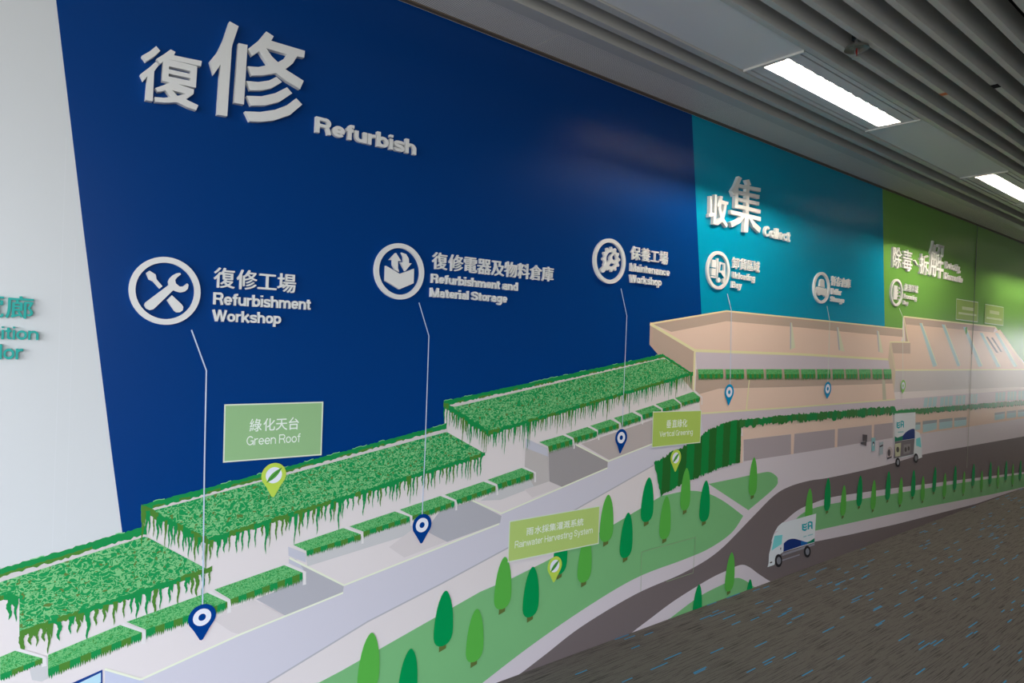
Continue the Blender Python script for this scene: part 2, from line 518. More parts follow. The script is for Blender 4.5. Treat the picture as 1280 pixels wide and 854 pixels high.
tag(box('floor', ROOM_L, ROOM_R, ROOM_F, .0, -.06, 0, carpet_mat()), kind='structure')
tag(box('wall_back', ROOM_L, ROOM_R, 0, .12, 0, 3.05, M_wall), kind='structure')
tag(boxes('wall_left', [(ROOM_L - .12, ROOM_L, ROOM_F, LEFT_Y[0], -.06, 3.05), (ROOM_L - .12, ROOM_L, LEFT_Y[1], .12, -.06, 3.05),
                        (ROOM_L - .12, ROOM_L, LEFT_Y[0], LEFT_Y[1], -.06, LEFT_Z[0]), (ROOM_L - .12, ROOM_L, LEFT_Y[0], LEFT_Y[1], LEFT_Z[1], 3.05)], M_plain), kind='structure')
xs = [ROOM_L] + [q for w in WIN for q in w] + [ROOM_R]
parts = [(xs[i], xs[i + 1], ROOM_F - .12, ROOM_F, WIN_Z[0], WIN_Z[1]) for i in range(0, len(xs), 2)]
parts += [(ROOM_L, ROOM_R, ROOM_F - .12, ROOM_F, -.06, WIN_Z[0]), (ROOM_L, ROOM_R, ROOM_F - .12, ROOM_F, WIN_Z[1], 3.05)]
tag(boxes('wall_front', parts, M_plain), kind='structure')
tag(boxes('wall_right', [(ROOM_R, ROOM_R + .12, ROOM_F, END_Y[0], -.06, 3.05), (ROOM_R, ROOM_R + .12, END_Y[1], .12, -.06, 3.05),
                         (ROOM_R, ROOM_R + .12, END_Y[0], END_Y[1], -.06, END_Z[0]), (ROOM_R, ROOM_R + .12, END_Y[0], END_Y[1], END_Z[1], 3.05)], M_plain), kind='structure')


def window(n, a, b, z0, z1, axis):
    t = empty('window_%d' % n); t['kind'] = 'structure'
    k = max(1, round((b - a) / 1.4)); s = (b - a) / k; f = .05

    def bx(p0, p1, q0, q1):
        if axis == 'x': return (p0, p1, ROOM_F - .09, ROOM_F - .03, q0, q1)
        if axis == 'l': return (ROOM_L - .09, ROOM_L - .03, p0, p1, q0, q1)
        return (ROOM_R + .03, ROOM_R + .09, p0, p1, q0, q1)
    boxes('window_frame', [bx(a, b, z0, z0 + f), bx(a, b, z1 - f, z1)] + [bx(a + i * s - (f if i == k else 0 if i == 0 else f / 2), a + i * s + (0 if i == k else f if i == 0 else f / 2), z0 + f, z1 - f) for i in range(k + 1)], M_frame, t)


for i, (xa, xb) in enumerate(WIN): window(i + 1, xa, xb, WIN_Z[0], WIN_Z[1], 'x')
window(len(WIN) + 1, END_Y[0], END_Y[1], END_Z[0], END_Z[1], 'y')
window(len(WIN) + 2, LEFT_Y[0], LEFT_Y[1], LEFT_Z[0], LEFT_Z[1], 'l')

# ------------------------------------------------------------------ ceiling: slats, perforated edge panels, blank panels
CE = empty('ceiling'); CE['kind'] = 'structure'
XA, XB = -1.5, 18.0
box('upper_slab', ROOM_L, ROOM_R, ROOM_F, .0, 3.0, 3.05, M_dark, CE)
mp_ = mat('perforated_metal', (1, 1, 1, 1), .5, .4); n_ = mp_.node_tree; b_ = n_.nodes['Principled BSDF']
t_ = n_.nodes.new('ShaderNodeTexCoord'); mq = n_.nodes.new('ShaderNodeMapping'); mq.inputs['Scale'].default_value = (125, 125, 0)
vo = n_.nodes.new('ShaderNodeTexVoronoi'); vo.inputs['Randomness'].default_value = 0; vo.inputs['Scale'].default_value = 1
lt = n_.nodes.new('ShaderNodeMath'); lt.operation = 'LESS_THAN'; lt.inputs[1].default_value = .27
mx = n_.nodes.new('ShaderNodeMix'); mx.data_type = 'RGBA'; mx.inputs[6].default_value = rgb(244, 240, 233); mx.inputs[7].default_value = rgb(120, 116, 112)
n_.links.new(t_.outputs['Object'], mq.inputs[0]); n_.links.new(mq.outputs[0], vo.inputs['Vector']); n_.links.new(vo.outputs['Distance'], lt.inputs[0])
n_.links.new(lt.outputs[0], mx.inputs[0]); n_.links.new(mx.outputs[2], b_.inputs['Base Color'])
box('wall_trim', ROOM_L, ROOM_R, -.022, .0, CEIL, CEIL + .012, mat('trim_bronze', rgb(112, 100, 86), .5, .3), CE)
x = 1.77 - 1.19 * 5
while x < ROOM_R - .1:
    x1 = min(x + 1.19, ROOM_R)
    box('perforated_panel', max(x, ROOM_L) + .0015, x1 - .0015, -.222, -.024, CEIL + .004, CEIL + .016, mp_, CE)
    x = x1
boxes('edge_profile', [(ROOM_L, ROOM_R, -.288, -.224, CEIL - .002, CEIL + .02), (ROOM_L, ROOM_R, -.288, -.283, CEIL + .02, CEIL + .11)], M_ceil, CE)
PITCH_B = .0958
ys = [(-.387, -.358), (-.491, -.458)] + [(-.812 + .0, -.785)] + [(-.904 - PITCH_B * i, -.879 - PITCH_B * i) for i in range(38)]
for k, (ya, yb) in enumerate(ys):
    # U-channel: bottom web and two upright flanges
    if ya < ROOM_F + .02: break
    segs = [(ROOM_L, ROOM_R)]
    if k == 6: box('joint_clip', 3.525, 3.575, ya - .002, yb + .001, CEIL - .002, CEIL - .0002, M_dark, CE)
    L_ = []
    for s0, s1 in segs:
        L_ += [(s0, s1, ya, yb, CEIL, CEIL + .002), (s0, s1, ya, ya + .002, CEIL + .002, CEIL + .10), (s0, s1, yb - .002, yb, CEIL + .002, CEIL + .10)]
    boxes('slat', L_, M_ceil, CE)
for x_ in np.arange(-3.0, 19.5, 2.0):
    box('hanger_rail', x_, x_ + .03, ROOM_F, -.30, CEIL + .101, CEIL + .13, M_dark, CE)
LIGHTS = [2.60 + 2.665 * i for i in range(7)]
LW = 1.215
spans = []; prev = ROOM_L
for lx in LIGHTS:
    spans.append((prev, lx)); prev = lx + LW
spans.append((prev, ROOM_R))
for (s0, s1) in spans:
    n = max(1, math.ceil((s1 - s0) / 1.6)) if s1 - s0 > 2 else 1
    for i in range(n):
        box('blank_panel', s0 + (s1 - s0) * i / n + .001, s0 + (s1 - s0) * (i + 1) / n - .001, -.780, -.496, CEIL + .006, CEIL + .02, M_ceil_blank, CE)

M_lum = mat('luminaire_metal', rgb(226, 226, 226), .4, .4)
M_lumb = mat('luminaire_bright_metal', rgb(222, 220, 214), .35, .5)
M_refl = mat('luminaire_reflector', rgb(172, 170, 164), .5, .5)
M_tube = bpy.data.materials.new('fluorescent_tube'); M_tube.use_nodes = True
_b = M_tube.node_tree.nodes['Principled BSDF']; _b.inputs['Base Color'].default_value = (1, 1, 1, 1)
_b.inputs['Emission Color'].default_value = (1.0, .86, .70, 1); _b.inputs['Emission Strength'].default_value = TUBE_POWER
names = ['nearest recessed ceiling light, long white grille shining over the blue heading field',
         'second recessed ceiling light, cut by the right edge of the picture']
proto = None


def light(x0, k):
    t = empty('ceiling_light', (x0, -.635, CEIL))
    tag(t, names[k] if k < 2 else 'recessed ceiling light farther along the slatted ceiling beyond the picture', 'light', 'recessed ceiling lights between the slats')
    return t


def lp(name, L_, m, par):
    return boxes(name, L_, m, par)


t0 = light(LIGHTS[0], 0)
y_ = .635  # local frame: x from 0..LW, y about 0, z from 0
ap0, ap1, ax0, ax1 = -.057, .057, .035, 1.18
lp('face_plate', [(.012, LW - .012, -.112, ap0, .004, .010), (.012, LW - .012, ap1, .108, .004, .010), (.012, ax0, ap0, ap1, .004, .010), (ax1, LW - .012, ap0, ap1, .004, .010)], M_lum, t0)
lp('side_rail', [(.012, LW - .012, -.143, -.121, .003, .012)], M_lum, t0)
lp('side_rail', [(.012, LW - .012, .117, .137, .003, .012)], M_lum, t0)
lp('slot_shade', [(.012, LW - .012, -.143, ap0 - .006, .014, .016), (.012, LW - .012, ap1 + .006, .137, .014, .016)], M_dark, t0)  # dark strips added above the slots to stop light leaking and keep them dark
lp('end_bar', [(0, .011, -.143, .137, -.003, .012)], M_lumb, t0)
lp('end_bar', [(LW - .011, LW, -.143, .137, -.003, .012)], M_lumb, t0)
lp('reflector', [(ax0 - .004, ax1 + .004, ap0 - .004, ap0, .010, .075), (ax0 - .004, ax1 + .004, ap1, ap1 + .004, .010, .075),
                 (ax0 - .004, ax0, ap0, ap1, .010, .075), (ax1, ax1 + .004, ap0, ap1, .010, .075), (ax0 - .004, ax1 + .004, ap0 - .004, ap1 + .004, .075, .079)], M_refl, t0)
V, F = [], []
for i in range(2):
    for a in range(10):
        V.append((ax0 + .01 + i * (ax1 - ax0 - .02),   .006 * math.cos(a * math.pi / 5), .047 + .006 * math.sin(a * math.pi / 5)))
F = [(a, (a + 1) % 10, 10 + (a + 1) % 10, 10 + a) for a in range(10)] + [tuple(range(10))[::-1], tuple(range(10, 20))]
mesh_obj('tube', V, F, M_tube, t0, smooth=True)
nb = 12
for i in range(1, nb):
    xx = ax0 + (ax1 - ax0) * i / nb
    lp('louvre_blade', [(xx - .0006, xx + .0006, ap0, ap1, .012, .036)], M_refl, t0)


def copy_tree(o, parent=None):
    c = o.copy(); COL.objects.link(c); c.parent = parent
    for ch in list(o.children): copy_tree(ch, c)
    return c


for k, lx in enumerate(LIGHTS[1:7], 1):
    c = copy_tree(t0); c.location = (lx, -.635, CEIL)
    c['label'] = names[k] if k < 2 else 'recessed ceiling light farther along the slatted ceiling beyond the picture'


# sprinkler head hanging between two slats
def lathe(name, prof, m, parent, n=20, c=(0, 0)):
    V, F = [], []
    for r, z in prof:
        for i in range(n): V.append((c[0] + r * math.cos(2 * math.pi * i / n), c[1] + r * math.sin(2 * math.pi * i / n), z))
    for k in range(len(prof) - 1):
        for i in range(n):
            j = (i + 1) % n; F.append((k * n + i, k * n + j, (k + 1) * n + j, (k + 1) * n + i))
    F += [tuple(range(n))[::-1], tuple(range((len(prof) - 1) * n, len(prof) * n))]
    return mesh_obj(name, V, F, m, parent, smooth=False)


M_steel = mat('sprinkler_chrome', rgb(190, 190, 186), .3, .5, .9)
M_pipe = mat('black_pipe', rgb(22, 24, 30), .5, .4)
M_shield = mat('sprinkler_guard_metal', rgb(120, 120, 112), .35, .5, .5)
sp = empty('sprinkler_head', (2.700, -.946, 2.678)); tag(sp, 'small sprinkler head with a round guard disc hanging between ceiling slats', 'sprinkler')
lathe('pipe', [(.016, .320), (.016, .075), (.020, .075), (.020, .045)], M_pipe, sp)
lathe('neck', [(.010, .045), (.010, .030), (.014, .030), (.014, .020), (.009, .018)], M_steel, sp)
lathe('guard_disc', [(.010, .017), (.028, .018), (.044, .014), (.046, .006), (.044, .010), (.028, .015), (.010, .014)], M_shield, sp, 28)
for s in (-1, 1):
    mesh_obj('frame_arm', [(s * a, b, z) for a, z in ((.006, .013), (.010, .013), (.017, -.008), (.013, -.008), (.004, -.026), (.000, -.026)) for b in (-.002, .0003)],
             [(0, 2, 3, 1), (2, 4, 5, 3), (4, 8, 9, 5), (8, 10, 11, 9), (10, 6, 7, 11), (6, 0, 1, 7), (0, 6, 4, 2), (6, 10, 8, 4), (1, 3, 5, 7), (7, 5, 9, 11)], M_steel, sp)
lathe('glass_bulb', [(.0015, .012), (.003, .006), (.003, -.015), (.0015, -.020)], mat('red_bulb', rgb(150, 30, 24), .2, .5), sp, 10)
lathe('deflector', [(.004, -.025), (.016, -.027), (.016, -.029), (.004, -.030)], M_steel, sp, 18)
# small orange sticker on a slat
tag(box('sticker', 3.48, 3.515, -1.002, -.975, CEIL - .0008, CEIL - .0001, mat('orange_sticker', rgb(214, 120, 66), .6, .3)),
    'tiny orange sticker stuck under a ceiling slat', 'sticker')

# ------------------------------------------------------------------ the mural
MURAL = empty('wall_mural')
tag(MURAL, 'long printed wall mural of green-roofed buildings, hedges, road, trees and trucks', 'mural')
W_white = ink('ink_white', 208, 211, 213)
W_blue = ink('ink_blue', 0, 55, 122)
W_cyan = ink('ink_cyan', 0, 140, 174)
W_green = ink('ink_green', 108, 162, 74)
PALE = ink('ink_pale_wall', 224, 216, 216)
LAV = ink('ink_lavender', 206, 203, 214)
PAVE = ink('ink_pavement', 214, 205, 212)
TRIM = ink('ink_cream_trim', 232, 236, 214)
TRIM2 = ink('ink_yellow_trim', 226, 220, 176)
GREY1 = ink('ink_grey_shade', 178, 177, 184)
GREY2 = ink('ink_light_grey_shade', 200, 199, 200)
GREY3 = ink('ink_dark_grey', 160, 155, 156)
LAWN = ink('ink_lawn', 122, 184, 124)
ROAD = ink('ink_road', 116, 106, 107)
TAN = ink('ink_tan_shade', 186, 166, 152)
ROOF = ink('ink_roof_floor', 228, 202, 186)
TL = ink('ink_tree_light', 88, 176, 72)
TD = ink('ink_tree_dark', 0, 146, 78)
TRUNK = ink('ink_trunk', 96, 112, 58)
DG = ink('ink_hedge_green', 28, 140, 74)
OL = ink('ink_hedge_olive', 78, 130, 52)
LGN = ink('ink_hedge_light', 128, 200, 140)
LINE = ink('ink_leader', 190, 205, 228)
PINB = ink('ink_pin_blue', 0, 58, 134)
PINW = ink('ink_pin_white', 226, 230, 240)
PINC = ink('ink_pin_cyan', 0, 136, 186)
PING = ink('ink_pin_lime', 186, 214, 84)
LEAF = ink('ink_leaf', 84, 160, 66)
WINB = ink('ink_window_blue', 168, 200, 206)
LEAFM = leafy('print_roof_foliage', ((30, 146, 80), (124, 190, 128), (96, 124, 62)), 56.0, (1, 1, 1.25), .050)
LEAFP = leafy('print_planter_foliage', ((52, 152, 82), (112, 186, 118), (70, 142, 70)), 120.0, (1, 1, 1.2), .075)

TOPZ = CEIL - .001


def on_top(a, b, z=TOPZ):
    """extend the wall line through pixel points a,b up to height z"""
    A, B = np.array(P(*a)), np.array(P(*b)); t = (z - A[1]) / (B[1] - A[1]); return tuple(A + t * (B - A))


def low(a, b): return on_top(a, b, .9)


l1, l2 = on_top((70, 0), (104, 285)), P(156, 690)
c1, c2 = on_top((864.5, 139.4), (877, 391)), P(878.5, 430)
g1, g2 = (P(1103, 237)[0] + .0, TOPZ), P(1106, 425)
y = ly()
wallpoly('white_field', [[(ROOM_L + .01, .0003), (ROOM_L + .01, TOPZ), l1, P(104, 285), P(140, 570), l2, (l2[0], .0003)]], W_white, MURAL, y)
wallpoly('blue_field', [[l1, c1, c2, P(878, 560), l2, P(140, 570), P(104, 285)]], W_blue, MURAL, y)
wallpoly('cyan_field', [[c1, g1, g2, P(1106, 470), P(878, 560), c2]], W_cyan, MURAL, y)
wallpoly('green_field', [[g1, (ROOM_R - .02, TOPZ), (ROOM_R - .02, .9), P(1106, 470), g2]], W_green, MURAL, y)

# the whole building and grounds silhouette, pale
sil = [(-40, 730), (0, 718), (177, 664), (177.4, 637), (190, 631), (357, 590), (556, 538), (555, 508), (564, 506), (828, 449), (812, 431), (812.5, 405),
       (907.8, 388.8), (1000, 398), (1080, 407), (1127.7, 411), (1129.2, 395.5), (1244, 408.8), (1286, 460)]
base = pp(sil) + [(P(1286, 460)[0] + 6, P(1286, 460)[1]), (P(1286, 460)[0] + 6, .0003), (-.6, .0003), (-.6, P(-40, 730)[1])]
wallpoly('building_silhouette', [base], PALE, MURAL)
XR = P(1286, 460)[0] + 6
# grounds
foot = lambda px: px
pave = [(380, 900), (600, 740), (680, 703), (760, 660), (827, 620), (884, 592), (930, 576), (990, 568), (1045, 559), (1115, 548), (1166, 540), (1280, 523), (1286, 522)]
pw = pp(pave)
wallpoly('pavement', [[(pw[0][0] - .2, .0003)] + pw + [(XR, P(1286, 522)[1] - .0), (XR, .0003)]], PAVE, MURAL)
lawn = [(398.6, 853.5), (427, 838.5), (600, 740), (640, 723), (680, 703), (760, 660), (827, 620)] + smooth_pts([(849, 615.3), (864.7, 613.6), (884, 616.6), (905, 627), (929, 645)]) + \
    smooth_pts([(929, 645), (914, 666.5), (886, 686), (853.7, 700), (793.7, 723.3), (727, 763.3), (660, 810), (603.7, 853.3)])
lw_ = pp(lawn)
wallpoly('lawn', [lw_ + [(P(590, 864)[0], .0003), (P(370, 868)[0], .25)]], LAWN, MURAL)
shp('lawn', LAWN, [(885.6, 605)] + smooth_pts([(920, 598), (950, 591.5), (962, 590.3), (970, 595), (972, 600), (968, 610), (935.5, 638)]))
road_top = smooth_pts([(640, 850), (660, 835), (683.7, 816.7), (727, 783.3), (793.7, 743.3), (854, 716.4), (897, 690), (940.5, 646.5), (967, 620), (987, 608.3), (1012, 601), (1040, 596.6), (1107, 581.6), (1152, 568.8), (1211, 557.8), (1286, 544.5)])
rw = pp(road_top)
wallpoly('road', [rw + [(XR, P(1286, 544.5)[1] - .12), (XR, .0003), (rw[0][0] - .3, .0003)]], ROAD, MURAL)
isl1 = smooth_pts([(786, 794), (800, 783), (813.6, 772.8), (840, 753), (867.5, 735.3), (890, 722), (906.6, 714.2), (925.3, 706.4), (936, 708.8), (948.8, 718), (966, 728.3), (985, 732)])
iw = pp(isl1); wallpoly('pavement', [iw + [(iw[-1][0], .0003), (iw[0][0], .0003)]], PAVE, MURAL)
isl1b = smooth_pts([(825, 782), (837.8, 772.8), (873.8, 746), (905, 729.8), (919, 722.8), (930, 725), (944, 735.3), (952, 745)])
iw = pp(isl1b); wallpoly('lawn', [iw + [(iw[-1][0], .0003), (iw[0][0], .0003)]], LAWN, MURAL)
bt = smooth_pts([(964, 677), (970, 662), (982.5, 650), (998, 637.5), (1017, 629), (1040, 621.6), (1080, 615.5), (1120, 610), (1200, 600), (1286, 589.5)])
bb = [(1286, 609.8), (1220, 630), (1120, 655.5), (1060, 669), (1018.4, 677.3), (990, 683)]
wallpoly('pavement', [pp(bt) + [(XR, P(1286, 589.5)[1]), (XR, .03), (P(1290, 606)[0], .03)] + pp(bb)], PAVE, MURAL)
bt = smooth_pts([(990, 655), (1000, 644), (1013.8, 636.7), (1029.4, 632), (1051, 628), (1080, 623.4), (1120, 616.8), (1200, 604), (1286, 591.5)])
bb = [(1286, 608), (1240, 618), (1162.8, 632.8), (1120, 641.4), (1020, 663.3), (990, 668)]
wallpoly('lawn', [pp(bt) + [(XR, P(1286, 591.5)[1]), (XR, P(1286, 607)[1])] + pp(bb)], LAWN, MURAL)

# ---- upper right buildings
shp('roof_floor', ROOF, [(820, 406), (839, 415), (907.8, 401.6), (1000, 409.4), (1128, 421), (1118, 449), (1000, 443), (868.8, 438.5)])
shp('parapet_inside', TAN, [(815, 405), (907.8, 389.7), (1000, 398.6), (1128, 411.5), (1128.4, 421.3), (1080, 417.3), (1000, 409.4), (907.8, 401.6), (839, 415)])
shp('gable_wall', TAN, [(812.5, 404.7), (868.8, 438.6), (866.6, 489.4), (850, 470), (829, 451), (811.7, 430.8)])
shp('lavender_wall', ink('ink_lavender_tan', 204, 194, 204), [(869, 439.5), (1000, 444), (1112, 450), (1114.5, 461.8), (871, 461.8)])
shp('recessed_wall', TAN, [(870, 461.8), (1114.5, 461.8), (1116, 479.5), (980, 484), (898.8, 485.8), (873.8, 492.8), (869, 490)])
shp('terrace_floor', ROOF, [(873.8, 492.8), (898.8, 485.8), (980, 484), (1116, 479.5), (1119, 499.6), (980, 510), (875.3, 517)])
shp('road_wall', ink('ink_lavender_tan', 204, 194, 204), [(875, 517), (980, 510), (1119, 499.5), (1290, 486), (1290, 501), (1118, 513), (1115, 510), (998, 519), (925, 527), (840, 566), (817, 580), (815, 556)])
line('cream_trim', TRIM2, [(812.5, 404.7), (868.8, 438.4), (1000, 443), (1112, 449.5)], .016)
line('cream_trim', TRIM2, [(812.5, 404.9), (907.8, 388.9), (1000, 398), (1128, 411.2)], .009)
line('cream_trim', TRIM2, [(868.4, 439), (866.6, 488)], .016)
line('cream_trim', TRIM2, [(875.3, 517), (980, 510), (1119, 499.5)], .010)
for q, c in (([(987.5, 403.4), (989.8, 403.4), (993.8, 434.7), (987.5, 437.8)], 0), ([(1045.7, 409), (1047.8, 409), (1055.7, 440), (1048.3, 437.5)], 0), ([(1095.7, 413.3), (1098.3, 414), (1104, 441.7), (1098.3, 440)], 0)):
    shp('roof_fin', ink('ink_fin', 214, 214, 186), q)
    a, b, d, f_ = q
    shp('roof_fin_shade', ink('ink_fin_shade', 176, 180, 190), [a, ((b[0] * 2 + a[0]) / 3, b[1]), ((f_[0] * 2 + d[0]) / 3 - 1, (f_[1] + d[1]) / 2 - 1), f_])
shp('divider', TRIM2, [(935.8, 475), (937.2, 475), (933.6, 512.5), (932, 512.5)])
shp('divider', ink('ink_divider', 188, 186, 164), [(1102.5, 474), (1106, 474), (1107.8, 499.8), (1103.3, 500)])
shp('gallery_wall', ROOF, [(927, 530), (1114, 511), (1116, 528.4), (929, 549.8)])
shp('gallery_recess', ink('ink_recess', 176, 165, 170), [(929.4, 549.8), (1116, 528.4), (1116, 547.5), (1045, 559), (990, 567.8), (929.4, 576.8)])
for q in ([(925.5, 545), (929.6, 545), (928, 579), (923.6, 579)], [(988.6, 543), (993, 542.5), (991.8, 567.6), (988.6, 568.2)], [(1043.5, 536.6), (1047.2, 536), (1046.4, 559), (1043.2, 559.4)], [(1089.5, 531.4), (1092.6, 531), (1092, 550), (1089.5, 550.4)]):
    shp('pillar', ROOF, q)

# far right hall
HALLW = ink('ink_hall_face', 196, 190, 190)
HR = ink('ink_hall_roof', 222, 196, 178)
shp('hall_roof_floor', HR, [(1132.3, 405.6), (1241.7, 415.8), (1250, 412), (1285, 462), (1119.5, 463.3), (1113.5, 428.5), (1134, 428)])
shp('hall_parapet_inside', TAN, [(1129.5, 396), (1244, 409), (1241.7, 415.8), (1132.3, 405.6), (1135.5, 428), (1131.6, 427)])
shp('hall_step', TAN, [(1113.2, 428.4), (1137.8, 428.4), (1137.8, 442.3), (1116.5, 441.6)])
shp('hall_side_wall', ink('ink_side_wall', 206, 190, 166), [(1112, 428), (1114.4, 429), (1119.5, 463), (1117.8, 491), (1116, 480), (1110, 449)])
hw = pp([(1119.3, 463), (1286, 462)]); hb = pp([(1286, 484), (1268, 484), (1190, 487), (1117.5, 490.5)])
wallpoly('hall_face', [hw + [(XR, hw[1][1]), (XR, hb[0][1])] + hb], HALLW, MURAL)
line('cream_trim', TRIM2, [(1129.2, 427), (1129.4, 395.7), (1244, 408.8), (1284, 461)], .012)
line('cream_trim', TRIM2, [(1129.6, 396), (1135.4, 427.6), (1137.8, 427.8), (1112, 427.6), (1119, 462.8), (1286, 462)], .012)
for q in ([(1149.2, 404), (1152.4, 404), (1171.5, 457), (1166.3, 458.8)], [(1177, 405.6), (1181, 406), (1200.4, 457), (1196.6, 458.2)], [(1203.8, 408.8), (1207.6, 409), (1228, 457.6), (1223, 458.6)],
          [(1224.3, 416), (1228.6, 416.6), (1250.6, 458.4), (1246, 459)], [(1243.5, 416), (1248, 417), (1271.6, 458), (1267.2, 458.8)]):
    o = shp('skylight', WINB, q)
    a, b, c, d = q
    wallpoly('skylight_edge', [strip(pp([b, c]), .012)], TRIM2, o, ly())
for q in ([(1232.3, 421), (1234.6, 421), (1248, 441.4), (1245, 440.8)], [(1238.6, 422), (1241, 422), (1252.8, 440.2), (1250.4, 439.8)]):
    shp('roof_rail', ink('ink_dark', 84, 80, 78), q)
shp('leaf_mark', LEAF, [(1206.6, 410), (1208.6, 408), (1209, 414), (1208, 419), (1206.4, 416)])
lower = pp([(1118, 513.5), (1286, 500.6)])
wallpoly('hall_lower_wall', [lower + [(XR, lower[1][1]), (XR, P(1286, 522)[1])] + pp([(1286, 522), (1208, 534), (1153, 542), (1118, 548)])], HR, MURAL)
for q in ([(1155.5, 497.6), (1171.4, 496.2), (1170, 508), (1154, 509)], [(1175.6, 496.8), (1191, 495), (1190, 506.8), (1174.6, 507.6)], [(1194.8, 494.8), (1206.8, 493.8), (1206, 505.2), (1194, 506)],
          [(1213.6, 493), (1221.6, 492.3), (1221, 503.6), (1213, 504.2)], [(1244.4, 491), (1256.8, 490), (1256, 501), (1243.8, 502)], [(1259.4, 489.8), (1270.6, 489), (1270, 500), (1258.8, 500.8)], [(1273, 488.8), (1284, 488), (1284, 499), (1272.6, 499.8)]):
    o = shp('upper_window', WINB, q)
    a, b, c, d = [np.array(k) for k in q]
    for t in (.33, .66):
        wallpoly('mullion', [strip(pp([tuple(a + (b - a) * t), tuple(d + (c - d) * t)]), .012)], HR, o, ly())
for q in ([(1144.2, 528.4), (1150.4, 527.8), (1150.2, 537), (1144, 537.8)], [(1153.2, 526.6), (1171, 524.8), (1170.6, 536.6), (1153.4, 541)], [(1173.8, 524.4), (1190.4, 522.6), (1190.2, 534.6), (1173.8, 537)],
          [(1192.6, 522.6), (1208, 521.4), (1207.8, 531.8), (1192.6, 534)], [(1243.2, 516.2), (1256, 514.4), (1255.8, 523.2), (1243.2, 525.4)], [(1258.2, 514.2), (1270, 513), (1270, 521.6), (1258.2, 523)], [(1272, 512.8), (1284, 511.6), (1284, 520), (1272, 521.4)]):
    o = shp('lower_window', WINB, q)
    a, b, c, d = [np.array(k) for k in q]
    wallpoly('window_head', [pp([tuple(a), tuple(b), tuple(b + (c - b) * .3), tuple(a + (d - a) * .3)])], ink('ink_head', 150, 158, 164), o, ly())

# ---- front parapet band and the terraces on the left
shp('parapet_band', LAV, [(131, 837), (176, 849), (300.3, 792.8), (428.7, 741), (430, 731.6), (623.7, 655), (627, 641.7), (759, 585), (760.5, 576), (815, 555), (875, 517), (880, 545), (838, 567), (817, 581),
                          (637, 683.3), (550.3, 730), (460, 776.4), (333, 854), (300, 875), (131, 875)])
line('parapet_shadow_line', GREY1, [(310, 868), (333, 854.4), (460, 776.8), (550.3, 730.4), (637, 683.7), (817, 581.6)], .006)
shp('annex_wall', ink('ink_annex', 196, 200, 220), [(131, 836), (176, 849.5), (184, 856), (180, 880), (131, 880)])
fr_ = [(76, 860), (128, 837), (128, 868), (76, 890)]
o = shp('annex_window', ink('ink_window_frame', 24, 62, 136), fr_)
wallpoly('window_pane', [pp([(84, 861), (126, 840.6), (126, 853), (106, 862)])], ink('ink_pane', 182, 216, 230), o, ly())
shp('terrace_shade', GREY1, [(380, 714), (361.6, 699.5), (429.6, 733), (428.3, 741), (356, 769.2), (320, 749), (340, 741), (378, 724)])
shp('terrace_shade', GREY2, [(381.6, 694), (513, 650), (516, 667), (384, 708)])
shp('terrace_shade', GREY1, [(550, 639), (590, 626.5), (626.5, 645), (625, 653.4), (558.7, 677.5), (532, 664), (545, 645)])
shp('terrace_shade', GREY2, [(622, 612), (666, 598), (686, 602), (672, 607), (625, 625), (600, 626)])
shp('terrace_shade', ink('ink_warm_grey', 192, 186, 184), [(657, 549), (684.5, 562.5), (686.5, 602), (667, 608), (655.5, 586)])
shp('terrace_shade', GREY3, [(685.6, 566), (719.5, 556), (759.5, 576), (759, 584.4), (702, 608.6), (686.6, 602)])
shp('terrace_shade', ink('ink_warm_grey2', 186, 176, 174), [(726, 555), (815, 525), (816, 554), (761, 575)])
shp('terrace_shade', GREY2, [(60, 822), (54, 824), (36, 833), (40, 850), (52, 852), (60, 848)])
for q in ([(268, 776), (289, 790), (300, 793), (356, 769.5), (316, 749.5), (284, 762)], [(486, 684), (505, 697), (558, 677), (535, 666), (515, 662)], [(655, 612), (665, 622), (702, 608.6), (687, 602.4)]):
    shp('floor_patch', ink('ink_floor_patch', 214, 206, 206), q)
shp('end_block', ink('ink_end_block', 196, 196, 208), [(360, 683.4), (382, 691.8), (382, 703.2), (360.5, 694.8)], [(360.6, 697), (370, 699), (380, 713), (361, 704)])
shp('end_block', ink('ink_end_block', 196, 196, 208), [(657, 548), (684, 560.4), (685, 571), (657, 560)])
for q in ([(176, 849.4), (300.3, 793), (428.7, 741)], [(361.6, 697.5), (429.8, 731.8)], [(430, 731.6), (623.7, 655)], [(590, 625.8), (627, 642.2)], [(627, 641.8), (759, 585)], [(719.5, 556), (760.5, 577)], [(760.5, 576.6), (815, 555)], [(131, 836.4), (176, 849.4)]):
    line('cream_trim', TRIM, q, .0065)


